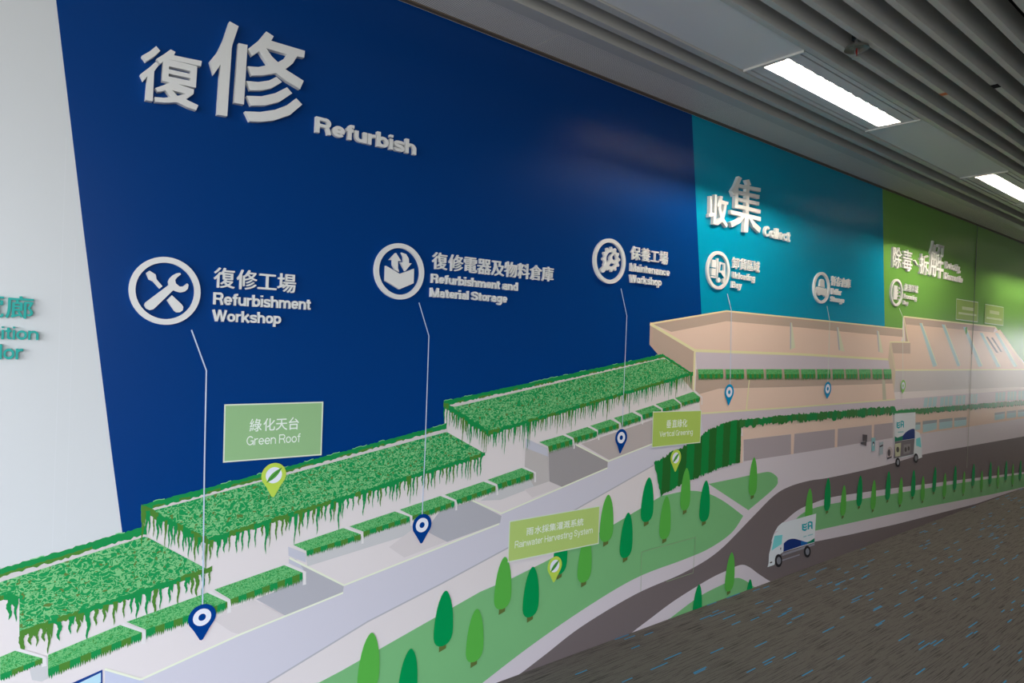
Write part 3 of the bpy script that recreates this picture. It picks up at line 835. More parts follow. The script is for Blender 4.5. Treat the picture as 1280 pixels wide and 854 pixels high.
def hang(a, b, dens, lmin, lmax, band, seed, parent=None, name='hanging_vines', dscale=1.0):
    """hedge band from pixel a to pixel b, with ragged vines hanging straight down on the wall"""
    rnd = random.Random(seed)
    A, B = np.array(P(*a)), np.array(P(*b)); Ld = np.linalg.norm(B - A); d = (B - A) / Ld
    polys, mi, dz = [], [], []
    n = max(6, int(Ld / .007)); top, bot = [], []
    for i in range(n + 1):
        p = A + d * Ld * i / n
        top.append((p[0], p[1] + band * .5 + rnd.uniform(-.16, .16) * band)); bot.append((p[0], p[1] - band * .42 + rnd.uniform(-.22, .22) * band))
    k = 0
    while k < n:
        w = rnd.randint(3, 8); e_ = min(n, k + w); polys.append(top[k:e_ + 1] + bot[k:e_ + 1][::-1]); mi.append(0 if rnd.random() < .68 else 1); dz.append(0); k = e_
    s = .006; c_ = 0
    while s < Ld - .004:
        p = A + d * s; ln = rnd.uniform(lmin, lmax) * (1.5 if rnd.random() < .12 else 1); w = rnd.uniform(.0030, .0062) * dscale; ph = rnd.uniform(0, 6.28)
        m_ = 0 if rnd.random() < .6 else 1; L_, R_ = [], []; N = 12
        for j in range(N):
            t = j / (N - 1); ww = w * (1 - .8 * t ** 1.6) * (1 if j % 2 else .78) * (1 if j < N - 1 else .15); o_ = math.sin(ph + t * 9) * .35 * w
            z = p[1] - band * .2 - ln * t; L_.append((p[0] - ww + o_, z)); R_.append((p[0] + ww + o_, z))
        polys.append(L_ + R_[::-1]); mi.append(m_); dz.append(1 + c_ % 4); c_ += 1
        if rnd.random() < .45:
            polys.append([(p[0] - w, p[1]), (p[0] + 2.2 * w, p[1] - .0), (p[0] + 1.6 * w, p[1] - ln * .55), (p[0] + .9 * w, p[1] - ln * .4)]); mi.append(m_); dz.append(5 + c_ % 3)
        s += rnd.uniform(.6, 1.4) * dens
    return wallpoly(name, polys, [DG, OL], parent or MURAL, None, mi, dz)


def backhedge(a, b, band, seed, parent):
    rnd = random.Random(seed)
    A, B = np.array(P(*a)), np.array(P(*b)); Ld = np.linalg.norm(B - A); d = (B - A) / Ld
    n = max(8, int(Ld / .008)); polys, mi = [], []; top, bot, mid = [], [], []
    for i in range(n + 1):
        p = A + d * Ld * i / n
        top.append((p[0], p[1] + rnd.uniform(-.10, .10) * band)); bot.append((p[0], p[1] - band * (1 + rnd.uniform(-.16, .14))))
        mid.append((p[0], p[1] - band * rnd.uniform(.5, .7)))
    k = 0
    while k < n:
        e_ = min(n, k + rnd.randint(2, 6)); polys.append(top[k:e_ + 1] + bot[k:e_ + 1][::-1]); mi.append(0); k = e_
    k = 0
    while k < n:
        e_ = min(n, k + rnd.randint(3, 6))
        if rnd.random() < .5: polys.append(mid[k:e_ + 1] + bot[k:e_ + 1][::-1]); mi.append(1)
        if rnd.random() < .35:
            polys.append([(x_, z_ + band * .12) for x_, z_ in top[k:e_ + 1]] + top[k:e_ + 1][::-1]); mi.append(2)
        k = e_
    V = wallpoly('back_hedge', polys, [DG, OL, LGN], parent, None, mi, [2 * q for q in mi])
    return V


def roof(name, lawnp, back, strips, fronts, seed):
    g = empty(name); g.parent = MURAL
    shp('roof_parapet', ink('ink_parapet_grey', 206, 200, 200), strips, parent=g)
    shp('roof_lawn', LEAFM, lawnp, parent=g)
    for k, (a, b, w) in enumerate(back): backhedge(a, b, w, seed + k, g)
    for k, (a, b, dens, l0, l1_, bd, ds) in enumerate(fronts): hang(a, b, dens, l0, l1_, bd, seed + 10 + k, g, dscale=ds)
    return g


roof('green_roof', [(-60, 745), (0, 726.5), (10, 727), (30, 740), (-10, 749), (-60, 765)], [((-60, 731), (0, 711.5), .024)], [(-60, 741), (0, 719), (12, 718), (12, 727), (-60, 750)],
     [((-60, 762), (25, 743), .022, .05, .085, .020, 1.2)], 11)
roof('green_roof', [(2, 727), (180, 671), (185, 672), (258, 711), (263, 713), (24.2, 794), (24.2, 746), (10, 740)], [((0, 711), (183, 657.6), .024)],
     [(0, 720), (181, 664.5), (185, 671.5), (0, 728)], [((24.6, 792), (265, 711), .019, .035, .085, .018, 1.15)], 21)
roof('green_roof', [(181, 640), (196, 637), (558, 540), (606, 567), (604, 569), (340, 652), (260, 675)], [((176, 631.5), (360, 583), .020), ((357, 583.8), (558, 529.6), .019)],
     [(190, 632), (558, 534), (560, 541.5), (196, 639.5)], [((176.4, 635), (260.5, 678), .014, .04, .08, .024, .8), ((260.5, 676), (606, 568), .017, .035, .085, .018, .9)], 31)
roof('green_roof', [(556, 509), (570.6, 508), (828, 448.5), (832, 449), (862, 468), (820, 482), (612, 542)], [((554.5, 501.5), (829, 442.4), .020), ((828, 442.6), (866, 467.2), .015)],
     [(560, 504.5), (829.5, 445), (862, 464.5), (856, 469), (829.5, 451), (566, 511)], [((554, 506), (611.5, 543), .012, .04, .085, .026, .7), ((611.5, 541.5), (866, 467), .014, .035, .085, .018, .75)], 41)


def planter(top, b1, b2, seed):
    """top: 4 px corners (left-front, back-left, right-front, left-bottom-front); fringe hangs from front edge down to b1..b2"""
    g = empty('planter_hedge'); g.parent = MURAL
    bl, br, fr2, fl = top
    shp('hedge_top', LEAFP, [bl, br, fr2, fl], parent=g)
    rnd = random.Random(seed)
    A, B = np.array(P(*fl)), np.array(P(*fr2)); a2, b2_ = np.array(P(*b1)), np.array(P(*b2))
    n = max(12, int(np.linalg.norm(B - A) / .0028)); polys, mi = [], []; k = 0; seg = max(4, int(.026 / .0028)); c = rnd.randint(0, 1)
    while k < n:
        e_ = min(n, k + seg); T, Bt = [], []
        for i in range(k, e_ + 1):
            t = i / n; T.append(tuple(A + (B - A) * t)); q = a2 + (b2_ - a2) * t; h = (A + (B - A) * t)[1] - q[1]
            Bt.append((q[0], q[1] + h * (rnd.uniform(-.16, .16) if i % 2 else rnd.uniform(.25, .5))))
        polys.append(T + Bt[::-1]); mi.append(c); c = 1 - c; k = e_
    wallpoly('hedge_front', polys, [DG, OL], g, None, mi)


PL = [([(0, 821), (18.75, 813.2), (53, 822.6), (0, 842.9)], (0, 853), (53, 830)),
      ([(60, 818.4), (150, 781.2), (177.3, 790.5), (60, 835.8)], (60, 849), (177, 801.5)),
      ([(158, 777.3), (258.8, 740.8), (283.9, 752.3), (182.2, 787)], (182, 799.5), (284, 763)),
      ([(267.5, 737), (355, 706.4), (378, 715.8), (287.6, 749)], (288, 759), (378, 728)),
      ([(366.3, 681), (428.7, 660), (450.6, 667.8), (382.7, 688.6)], (382.7, 697), (450.6, 676.5)),
      ([(436.3, 658), (493.2, 639.3), (511.8, 645.9), (453.8, 664.5)], (453.8, 673), (511.8, 654)),
      ([(499.4, 637), (550, 620), (567.7, 626.8), (515, 644.8)], (515, 652), (567.7, 635)),
      ([(555.6, 618.5), (603.8, 602), (619, 607.6), (569.9, 625)], (571, 632.6), (619, 616)),
      ([(609, 599.8), (651.6, 585), (666.3, 591), (621, 605.3)], (622, 614), (666.3, 599.7)),
      ([(673.5, 552.7), (703, 544), (715, 549.5), (684.5, 558)], (685.6, 567), (715, 558)),
      ([(706.4, 542.5), (733.7, 533.7), (745.8, 539.6), (716.2, 547.3)], (717.3, 556), (745.8, 547)),
      ([(737, 532.4), (762.2, 524.3), (773, 529.8), (746.9, 537.4)], (746.9, 545), (773, 537.3)),
      ([(766.6, 522.7), (789.6, 515.5), (800.5, 521), (775.3, 528.7)], (776, 535.6), (800.5, 527.5)),
      ([(793.3, 514), (816, 506.6), (826, 512.3), (802, 518.6)], (802.7, 526), (826, 519)),
      ([(819, 505.3), (841, 498.3), (850, 505.3), (827.7, 510.8)], (827.7, 517), (850, 511.8)),
      ([(843.3, 497.5), (866, 489.7), (874.5, 496.7), (851, 503.8)], (852, 509), (874.5, 503))]
# light box edges beside every planter
for (t_, b1, b2), k in zip(PL, range(len(PL))):
    br, fr2 = t_[1], t_[2]
    w = .012 if k < 4 else .009
    wallpoly('planter_edge', [strip(pp([(br[0] + 2.5, br[1] - .5), (fr2[0] + 2.5, fr2[1] + .4), (fr2[0] + 2.2, b2[1] + 3)]), w)], ink('ink_planter_edge', 226, 222, 222), MURAL)
for k, (t_, b1, b2) in enumerate(PL): planter(t_, b1, b2, 100 + k)
for k, (xa, xb) in enumerate([(871.9, 903.7), (906.2, 929.7), (932.4, 954.2), (956.6, 977), (979.4, 998.4), (1000.6, 1018.8), (1020.4, 1037.6), (1039.6, 1054.6), (1056.2, 1071.4), (1073, 1087.7), (1089.4, 1102.2), (1103.6, 1113.8)]):
    planter([(xa, 461.6), (xb - .6, 461.6), (xb, 467.6), (xa + .6, 467.8)], (xa + .8, 475.5), (xb, 474.6), 200 + k)

# vertical greening: striped wall of climbing plants
vg = mat('print_vertical_greening', (1, 1, 1, 1), VR, VS); n_ = vg.node_tree; b_ = n_.nodes['Principled BSDF']
t_ = n_.nodes.new('ShaderNodeTexCoord'); wv = n_.nodes.new('ShaderNodeTexWave'); wv.bands_direction = 'X'; wv.inputs['Scale'].default_value = 2.35; wv.inputs['Distortion'].default_value = .35
wv.inputs['Detail'].default_value = 3; wv.inputs['Detail Scale'].default_value = 22
cr_ = n_.nodes.new('ShaderNodeValToRGB'); cr_.color_ramp.interpolation = 'CONSTANT'
cr_.color_ramp.elements[0].color = rgb(40, 104, 44, 1.12); cr_.color_ramp.elements[1].color = rgb(22, 130, 62, 1.12); cr_.color_ramp.elements[1].position = .5
n_.links.new(t_.outputs['Object'], wv.inputs['Vector']); n_.links.new(wv.outputs['Fac'], cr_.inputs[0]); n_.links.new(cr_.outputs[0], b_.inputs['Base Color'])


def ragged(pts, amp, seed, step=.008):
    rnd = random.Random(seed); w = [np.array(P(*q)) for q in pts]; out = []
    for i in range(len(w)):
        a, b = w[i], w[(i + 1) % len(w)]; n = max(1, int(np.linalg.norm(b - a) / step))
        for j in range(n):
            p = a + (b - a) * j / n; out.append((p[0] + rnd.uniform(-.3, .3) * amp, p[1] + rnd.uniform(-1, 1) * amp))
    return out


wallpoly('vertical_greening', [ragged([(816.9, 578.7), (838, 566), (856, 557), (875.2, 545), (884.3, 538), (904, 529.5), (926.5, 523.9), (924.4, 578), (909.6, 581.5), (884.3, 591.4), (863.3, 599.8), (825.3, 618.8), (818.3, 584)], .008, 5)], vg, MURAL)


def vinestrip(a, b, h, seed):
    rnd = random.Random(seed); A, B = np.array(P(*a)), np.array(P(*b)); n = int(np.linalg.norm(B - A) / .014); T, Bt = [], []
    for i in range(n + 1):
        t = i / n; p = A + (B - A) * t; hh = h[0] + (h[1] - h[0]) * t
        T.append((p[0], p[1] + rnd.uniform(-.15, .15) * hh)); Bt.append((p[0], p[1] - hh * rnd.uniform(.75, 1.25)))
    polys, mi, k = [], [], 0
    while k < n:
        e_ = min(n, k + rnd.randint(2, 4)); polys.append(T[k:e_ + 1] + Bt[k:e_ + 1][::-1]); mi.append(rnd.randint(0, 1)); k = e_
    return wallpoly('vine_strip', polys, [ink('ink_vine', 28, 128, 66), ink('ink_vine_dark', 52, 118, 56)], MURAL, None, mi)


vinestrip((924, 525), (998, 517.4), (.045, .050), 61)
vinestrip((997, 517.6), (1115.5, 508.2), (.052, .062), 62)
shp('vine_strip', ink('ink_vine', 28, 128, 66), [(1113, 508), (1117.6, 508), (1120, 514), (1119.6, 519), (1116.4, 519), (1114, 513)])
vinestrip((1118, 513), (1290, 499.8), (.045, .05), 63)

# ---- trees
TREES = [  # tip, base of trunk, width, dark?
    ((463.7, 790.7), (458, 872), 27, 0), ((512.7, 810.7), (507, 884), 24, 1), ((556.3, 738.3), (552.3, 814), 24, 1), ((595.3, 761), (591.5, 833.5), 21.7, 0), ((630.3, 696), (626.6, 767.5), 21.3, 0),
    ((665.3, 708.3), (661.6, 777.3), 20, 1), ((702.5, 655), (698, 724), 17.6, 1), ((732.7, 668.7), (728.6, 733.5), 17.3, 0), ((759.7, 618.3), (756.3, 682.7), 17, 0), ((784.7, 640.7), (780.6, 702.7), 15.7, 1),
    ((810.7, 596.7), (807, 657.7), 15.7, 1), ((832.7, 620), (829.5, 679), 14, 0), ((857.6, 585), (855, 643), 12.4, 0), ((882, 600.5), (879, 657), 13, 1), ((942, 571.7), (939.6, 624), 10.3, 0),
    ((914, 690.5), (910, 743.7), 11.6, 0), ((873, 730.4), (869, 788), 12, 1), ((937, 724), (934, 772), 9.4, 1), ((1011.7, 610.6), (1009.5, 659), 9.2, 0), ((1034.7, 597.6), (1033, 642.5), 8, 1),
    ((1054.7, 606.6), (1052.7, 648.5), 7, 0), ((1075, 594.3), (1073, 636.6), 7, 1), ((1092.3, 600), (1090.3, 640.5), 6.4, 0), ((1110.6, 589), (1108.6, 628.6), 6.3, 1), ((1126.2, 596.6), (1124.2, 634.2), 5.4, 0),
    ((1141.9, 587.3), (1140.2, 624.2), 5.5, 1), ((1153.5, 595), (1152.5, 629.2), 4.8, 0), ((1168.8, 583.6), (1166.4, 618.3), 4.8, 1), ((1181, 591.4), (1179.4, 624.2), 4.5, 0), ((1194, 582), (1192.5, 615.6), 4.4, 1),
    ((1205, 589), (1203.3, 620.3), 3.7, 0), ((1217, 579.7), (1215.3, 610.6), 4, 1), ((1227, 588.3), (1226, 615.6), 3.4, 0), ((1238, 577.3), (1236.6, 608.3), 3.7, 1), ((1247.5, 582), (1246.6, 611.3), 3.1, 0),
    ((1257.7, 575.8), (1256.4, 603), 3.4, 1), ((1266, 579.7), (1265, 608.6), 2.9, 0), ((1275.6, 575), (1274.5, 601.6), 3.1, 1)]
TY = ly(2)
for tip, bs_, w, dk in TREES:
    T, B = np.array(P(*tip)), np.array(P(*bs_)); up = T - B; h = np.linalg.norm(up); up /= h
    wl = P(bs_[0] - w / 2, bs_[1] - 20); wr = P(bs_[0] + w / 2, bs_[1] - 20); hw_ = (wr[0] - wl[0]) / 2
    prof = [(0, .0), (.38, .012), (.68, .05), (.88, .11), (.985, .19), (1.0, .29), (.97, .42), (.90, .56), (.78, .70), (.62, .82), (.43, .91), (.24, .97), (.10, .995), (.0, 1.0)]
    fy = [(B + up * (.085 + .915 * t) * h) for _, t in prof]
    # top-level tilt is slight, so the outline is mirrored about the tilted stem
    right = [(p[0] + hw_ * k, p[1]) for p, (k, _) in zip(fy, prof)]; left = [(p[0] - hw_ * k, p[1]) for p, (k, _) in zip(fy, prof)]
    poly = right + left[1:-1][::-1]
    floorz = .0008
    if min(p[1] for p in poly) < floorz: poly = [(a_, max(b__, floorz + .0001 * i)) for i, (a_, b__) in enumerate(poly)]
    o = wallpoly('printed_tree', [poly], TD if dk else TL, MURAL, TY - STEP)
    if B[1] > .0:
        tw = hw_ * .36
        wallpoly('trunk', [[(B[0] - tw, B[1]), (B[0] + tw, B[1] + tw * .5), (B[0] + tw, B[1] + .12 * h), (B[0] - tw, B[1] + .12 * h)]], TRUNK, o, TY)
ly(2)

# ---- trucks and goods
TRW = ink('ink_truck_white', 222, 228, 232)
TYRE = ink('ink_tyre', 40, 40, 44); HUB = ink('ink_hub', 130, 132, 140); TEAL = ink('ink_teal', 40, 168, 178)
NAVY = ink('ink_navy', 20, 50, 120); MIDB = ink('ink_mid_blue', 20, 96, 170); TGREEN = ink('ink_truck_green', 20, 124, 96); GLASS = ink('ink_truck_glass', 122, 214, 216)
tr = empty('printed_truck'); tr.parent = MURAL; tr['label'] = 'white and blue delivery truck printed on the road'


def wheel(cx, cy, rx, ry, par):
    shp('wheel', TYRE, circ(cx, cy, rx, 20, ry), parent=par)
    shp('hub', HUB, circ(cx + rx * .08, cy, rx * .58, 16, ry * .58), parent=par)


shp('chassis', ink('ink_chassis', 150, 148, 158), [(977, 692), (1017.6, 679), (1017.6, 681.5), (977, 695)], [(976, 700), (999, 692.5), (999, 694), (976, 701.6)], parent=tr)
shp('cargo_box', TRW, [(980.6, 652.7), (1019.5, 642), (1017.4, 678.2), (978.5, 690)], parent=tr)
shp('cab', TRW, [(980.6, 652.7), (977.5, 653), (972, 657.6), (968, 664.4), (973, 663.2), (966.5, 668), (965, 673), (962, 687), (960.5, 693), (960, 703.8), (958.6, 709), (967.4, 705.9), (969.6, 696), (978.5, 690)], parent=tr)
shp('windscreen', GLASS, [(967.4, 669.8), (977.4, 668.5), (976.3, 680), (963.7, 688.3)], parent=tr)
shp('headlamp', ink('ink_dark', 84, 80, 78), [(961.6, 702.6), (964.6, 701.8), (964.5, 703.6), (961.6, 704.2)], parent=tr)
shp('handle', ink('ink_dark', 84, 80, 78), [(974.6, 684.8), (975.8, 684.2), (975.6, 687), (974.5, 687.2)], parent=tr)
wv_ = smooth_pts([(979, 679), (984.8, 674.6), (992, 673.4), (1000.6, 675.6), (1009, 677.4), (1017.6, 672.5)], 5)
shp('blue_wave', NAVY, wv_[:16] + [(1001, 682.2), (978.5, 689.8)], parent=tr)
shp('blue_wave', MIDB, wv_[15:21] + [(1008.5, 680.2), (1000.5, 682.6)], parent=tr)
shp('green_wave', TGREEN, wv_[20:] + [(1017.4, 677.6), (1008, 680.2)], parent=tr)


def logo(x, y, w, h, par, sk):
    """book-like emblem: two wavy leaves split by bars, skewed along the truck side"""
    f = lambda a, b: (x + w * a, y + h * b + sk * w * a)
    for q in ([(0, .10), (.15, .20), (.15, .98), (0, .86)], [(.15, .74), (.30, .80), (.47, .66), (.47, .88), (.30, 1.04), (.15, .98)], [(.15, .42), (.30, .50), (.47, .36), (.47, .56), (.30, .70), (.15, .62)], [(.15, .12), (.32, .18), (.47, .02), (.47, .22), (.32, .38), (.15, .30)],
              [(.53, .24), (.53, .92), (.68, .82), (.68, .18)], [(.53, .04), (.72, -.10), (.88, -.04), (1.0, .04), (1.0, .24), (.88, .16), (.72, .10), (.53, .24)], [(.68, .44), (.78, .36), (.86, .40), (.86, .58), (.78, .54), (.68, .62)], [(.86, .15), (1.0, .24), (1.0, .92), (.86, .82)]):
        shp('emblem', TEAL, [f(*p) for p in q], parent=par)


logo(1001.8, 653.6, 13.2, 10.4, tr, -.12)
shp('lettering_bar', ink('ink_teal_pale', 150, 198, 204), [(1003.6, 670.4), (1007.6, 669.2), (1007.4, 670.6), (1003.6, 671.8)], [(1009, 668.8), (1015.6, 667), (1015.4, 668.4), (1009, 670.2)], parent=tr)
wheel(972.4, 700.8, 4.6, 8.2, tr); wheel(1008.3, 689.5, 4.2, 7.4, tr)

t2 = empty('printed_truck'); t2.parent = MURAL; t2['label'] = 'smaller white truck printed at the loading bay'
shp('cargo_box', TRW, [(1117.5, 517), (1143.8, 515.4), (1143, 568.5), (1117, 574)], parent=t2)
shp('loading_side', ink('ink_load_dark', 118, 112, 118), [(1117.8, 552.2), (1142.6, 548.4), (1141.2, 567.8), (1116.5, 573.3)], parent=t2)
shp('blue_wave', NAVY, [(1127.5, 545)] + smooth_pts([(1127.5, 545), (1131, 541), (1135.3, 537.8), (1140, 536), (1142.8, 536.6)], 4) + [(1142.8, 548), (1126, 550.6)], parent=t2)
shp('green_wave', TGREEN, [(1117.9, 545.4), (1121, 547.2), (1127.6, 544.8), (1127.6, 550.5), (1117.7, 552.2)], parent=t2)
shp('washing_machine', ink('ink_machine', 196, 196, 166), [(1118, 555), (1125.6, 553.4), (1124.6, 570), (1118.5, 571)], parent=t2)
shp('washing_machine', ink('ink_machine_grey', 140, 136, 138), [(1129, 556), (1137.4, 554.6), (1137, 566), (1128.6, 568)], parent=t2)
for cx, cy, rx, ry in ((1121.5, 562, 1.9, 3.6), (1131.4, 562, 1.5, 3.0), (1135.2, 560.6, 1.3, 2.8)):
    shp('machine_door', ink('ink_dark', 84, 80, 78), circ(cx, cy, rx, 14, ry), parent=t2)
shp('cab', TRW, [(1143, 538), (1148.8, 541), (1151, 547), (1152, 571.8), (1146.3, 574), (1143, 569)], parent=t2)
shp('windscreen', GLASS, [(1144.4, 548.6), (1149.6, 546.6), (1151, 559.6), (1144.5, 557)], parent=t2)
logo(1120, 526.6, 9.2, 9, t2, 0)
shp('lettering_bar', ink('ink_teal_pale', 150, 198, 204), [(1121.6, 539.6), (1128.8, 539), (1128.8, 540.6), (1121.6, 541.2)], parent=t2)
wheel(1121.5, 578, 2.9, 5.8, t2); wheel(1144.2, 572.8, 2.9, 6.0, t2)

DK = ink('ink_goods_dark', 84, 78, 84); GB = ink('ink_goods_teal', 140, 190, 196)
g = empty('printed_chair'); g.parent = MURAL
shp('seat_back', DK, [(1077.4, 543), (1083.4, 543.6), (1083, 552), (1077.6, 551)], parent=g); shp('seat_base', DK, [(1075.4, 553), (1082.6, 551.6), (1082.2, 557.8), (1075, 555)], parent=g)
g = empty('printed_appliance'); g.parent = MURAL
shp('case', GB, [(1088.6, 547.4), (1093.4, 547), (1092.8, 563.4), (1088.8, 564)], parent=g); shp('drum', DK, circ(1091, 555, 1.3, 12, 3), parent=g); shp('drum_glass', TRW, circ(1091, 556, .8, 12, 1.8), parent=g)
g = empty('printed_appliance'); g.parent = MURAL
shp('case', ink('ink_goods_grey', 168, 182, 190), [(1098.6, 553), (1103.4, 552), (1103, 567.6), (1098.8, 568.6)], parent=g); shp('top_panel', DK, [(1098.8, 557.6), (1103, 555.4), (1103, 557.6), (1098.8, 559.4)], parent=g)
g = empty('printed_fan'); g.parent = MURAL
shp('guard', ink('ink_goods_light', 190, 176, 176), circ(1111.6, 565.6, 3.6, 18, 7.4), parent=g); shp('blades', DK, circ(1110.6, 566, 1.8, 14, 4.6), parent=g)
shp('stand', DK, [(1108.4, 572), (1114, 570.4), (1114, 572), (1108.2, 574.4)], parent=g)

# ---- leader lines, pins, name tags
for pts in ([(238.9, 412.5), (257.5, 463.3), (255.3, 569.7), (252.7, 757)], [(523, 378.3), (535.4, 420), (530.3, 569.7), (526.9, 644)], [(775.4, 360.7), (782.7, 395), (776.9, 538)],
            [(908.3, 367.3), (913.4, 388.3), (911.9, 482)], [(1033, 382.7), (1036.4, 401.7), (1034, 478)], [(1123.4, 385.5), (1127.6, 396), (1128, 476)]):
    line('leader_line', LINE if pts[0][0] < 1000 else ink('ink_leader_pale', 208, 216, 206), pts, .0042 if pts[0][0] < 800 else .006)


def pin(c, l, r, top, tip, mbody, leafy_=False):
    cx = (l + r) / 2; C_ = np.array(P(cx, c[1])); R_ = (P(r, c[1])[0] - P(l, c[1])[0]) / 2; T = np.array(P(*tip))
    C_ = np.array([(P(l, c[1])[0] + P(r, c[1])[0]) / 2, P(cx, top)[1] - R_])
    g = empty('location_pin'); g.parent = MURAL
    arc = [(C_[0] + R_ * math.cos(a), C_[1] + R_ * math.sin(a)) for a in np.linspace(math.radians(-28), math.radians(208), 26)]
    rr = [(C_[0] - R_ * .55, C_[1] - R_ * .95)]; rl = [(C_[0] + R_ * .55, C_[1] - R_ * .95)]
    wallpoly('pin_body', [arc + rr + [(T[0] - R_ * .12, T[1] + R_ * .06), (T[0], T[1]), (T[0] + R_ * .12, T[1] + R_ * .06)] + rl], mbody, g)
    wallpoly('pin_ring', [[(C_[0] + R_ * .66 * math.cos(a), C_[1] + R_ * .66 * math.sin(a)) for a in np.linspace(0, 2 * math.pi, 24, endpoint=False)]], PINW, g)
    if leafy_:
        a = C_ + R_ * np.array([-.55, -.55]); b = C_ + R_ * np.array([.62, .55]); q1 = C_ + R_ * np.array([-.38, .22]); q2 = C_ + R_ * np.array([.34, -.28])
        lf = [tuple(a + (0, 0))] + [tuple((1 - t) ** 2 * a + 2 * t * (1 - t) * (q1 * 1.0) + t * t * b) for t in (.25, .5, .75)] + [tuple(b)] + [tuple((1 - t) ** 2 * b + 2 * t * (1 - t) * (q2 * 1.0) + t * t * a) for t in (.25, .5, .75)]
        wallpoly('pin_leaf', [lf], LEAF, g)
        wallpoly('leaf_vein', [strip([tuple(a), tuple(b)], R_ * .07)], ink('ink_vine_dark', 52, 118, 56), g)
    else:
        wallpoly('pin_dot', [[(C_[0] + R_ * .27 * math.cos(a), C_[1] + R_ * .27 * math.sin(a)) for a in np.linspace(0, 2 * math.pi, 18, endpoint=False)]], mbody, g)


pin((252, 771.4), 234.7, 269.3, 755.2, (251.2, 800), PINB)
pin((526.7, 655), 515, 538.6, 642.6, (526, 679.3), PINB)
pin((775.6, 547.7), 768.3, 783, 536.3, (774.2, 566.7), PINB)
pin((910.2, 489.7), 905, 916.4, 480.3, (909.7, 506.8), PINC)
pin((1033.8, 485), 1029.6, 1038.2, 477.2, (1033, 498.5), PINC)
pin((1128, 480.6), 1125.2, 1131.2, 475, (1127.2, 492.2), ink('ink_pin_green', 120, 186, 80))
pin((342, 594), 326.2, 357, 578.6, (340.6, 621.4), PING, True)
pin((844, 571.7), 837.4, 850.4, 562, (843.2, 589.8), PING, True)
pin((692.7, 706.7), 683.7, 701.3, 695.6, (691.4, 727.8), PING, True)


def nametag(q, mfill, texts, border=.0045):
    g = empty('name_tag'); g.parent = MURAL
    w = [np.array(p) for p in pp(q)]
    c = sum(w) / 4
    wallpoly('tag_border', [[tuple(p) for p in w]], ink('ink_tag_border', 214, 226, 208), g)
    inn = []
    for i in range(4):
        a, b, d = w[i - 1], w[i], w[(i + 1) % 4]
        u1 = (a - b) / np.linalg.norm(a - b); u2 = (d - b) / np.linalg.norm(d - b); s = abs(u1[0] * u2[1] - u1[1] * u2[0])
        inn.append(tuple(b + (u1 + u2) * border / s))
    wallpoly('tag_fill', [inn], mfill, g)
    yy = ly()
    for s, bb_, bold, m_ in texts:
        if s is None:
            wallpoly('text_bar', [pp(bb_)], m_, g, yy); continue
        U = (w[1] - w[0] + w[2] - w[3]); U = U / np.linalg.norm(U) ; Vv = (w[0] - w[3] + w[1] - w[2]); Vv = Vv / np.linalg.norm(Vv)
        U = U / U[0]; Vv = Vv / Vv[1]
        letters(g, s, bb_, m_, .0002, bold, tuple(U), tuple(Vv), y0=yy + .0002, part='printed_character')


TXW = ink('ink_tag_text', 232, 240, 232); TXP = ink('ink_tag_text_pale', 196, 214, 166)
nametag([(279.8, 505.4), (403.5, 502), (401.3, 568.9), (278.2, 578.2)], ink('ink_tag_green', 148, 188, 136),
        [('綠化天台', (311.9, 521.6, 373.6, 539.6), .012, TXW), ('Green Roof', (308.3, 541.8, 375.8, 556.8), .0, TXW)])
nametag([(635.9, 651.2), (749, 632), (747.5, 679.6), (633.7, 703)], ink('ink_tag_lime', 180, 206, 118),
        [('雨水採集灌溉系統', (658.3, 647.9, 729.4, 669.8), .012, TXW), ('Rainwater Harvesting System', (643.5, 661, 740.9, 685.6), .0, TXW)])
nametag([(815.2, 514.5), (875.9, 512.7), (874.5, 553.4), (813.8, 559.7)], ink('ink_tag_olive', 172, 200, 98),
        [('垂直綠化', (833, 523.9, 859, 535.1), .012, TXW), ('Vertical Greening', (824.6, 536.8, 866, 546.4), .0, TXW)])
F4 = ink('ink_tag_faint', 150, 184, 100)
nametag([(1194.8, 373.3), (1222, 377.7), (1221.4, 403), (1194, 399.5)], F4, [(None, [(1201.8, 383), (1216, 385), (1216, 389), (1201.8, 387)], 0, TXP), (None, [(1197.4, 390), (1219.6, 393), (1219.6, 395.4), (1197.4, 392.6)], 0, TXP)], .006)
nametag([(1230.8, 380), (1253.8, 384), (1253.4, 407.3), (1230, 404.2)], F4, [(None, [(1236.4, 387.6), (1248.4, 389.8), (1248.4, 394), (1236.4, 391.8)], 0, TXP), (None, [(1232.4, 396), (1251.4, 398.8), (1251.4, 401), (1232.4, 398.4)], 0, TXP)], .006)

# vinyl seams and the outline of a flush access hatch
SEAM = mat('seam_light', rgb(220, 223, 226), .4, .4); SEAMD = mat('seam_dark', rgb(60, 84, 58), .6, .3)
ys_ = ly()
for px, py, z0, z1, w, m_ in ((90, 430, .86, 1.70, .0006, SEAM), (74, 430, .84, 1.98, .0008, SEAM)):
    X = P(px, py)[0]; wallpoly('vinyl_seam', [[(X - w, z0), (X + w, z0), (X + w, z1), (X - w, z1)]], m_, MURAL, -.00043)
X = P(1214.6, 430)[0]
wallpoly('panel_joint', [[(X - .008, 1.48), (X + .008, 1.48), (X + .008, TOPZ), (X - .008, TOPZ)]], SEAMD, MURAL, ys_)
wallpoly('panel_joint', [[(X - .005, .4), (X + .005, .4), (X + .005, 1.48), (X - .005, 1.48)]], mat('seam_mid', rgb(150, 150, 136), .6, .3), MURAL, ys_)
h4 = [(801, 690), (868.6, 671.5), (865.4, 716), (800, 739)]
g = empty('access_hatch'); g.parent = MURAL
hm = mat('hatch_gap', rgb(150, 172, 134), .6, .3)
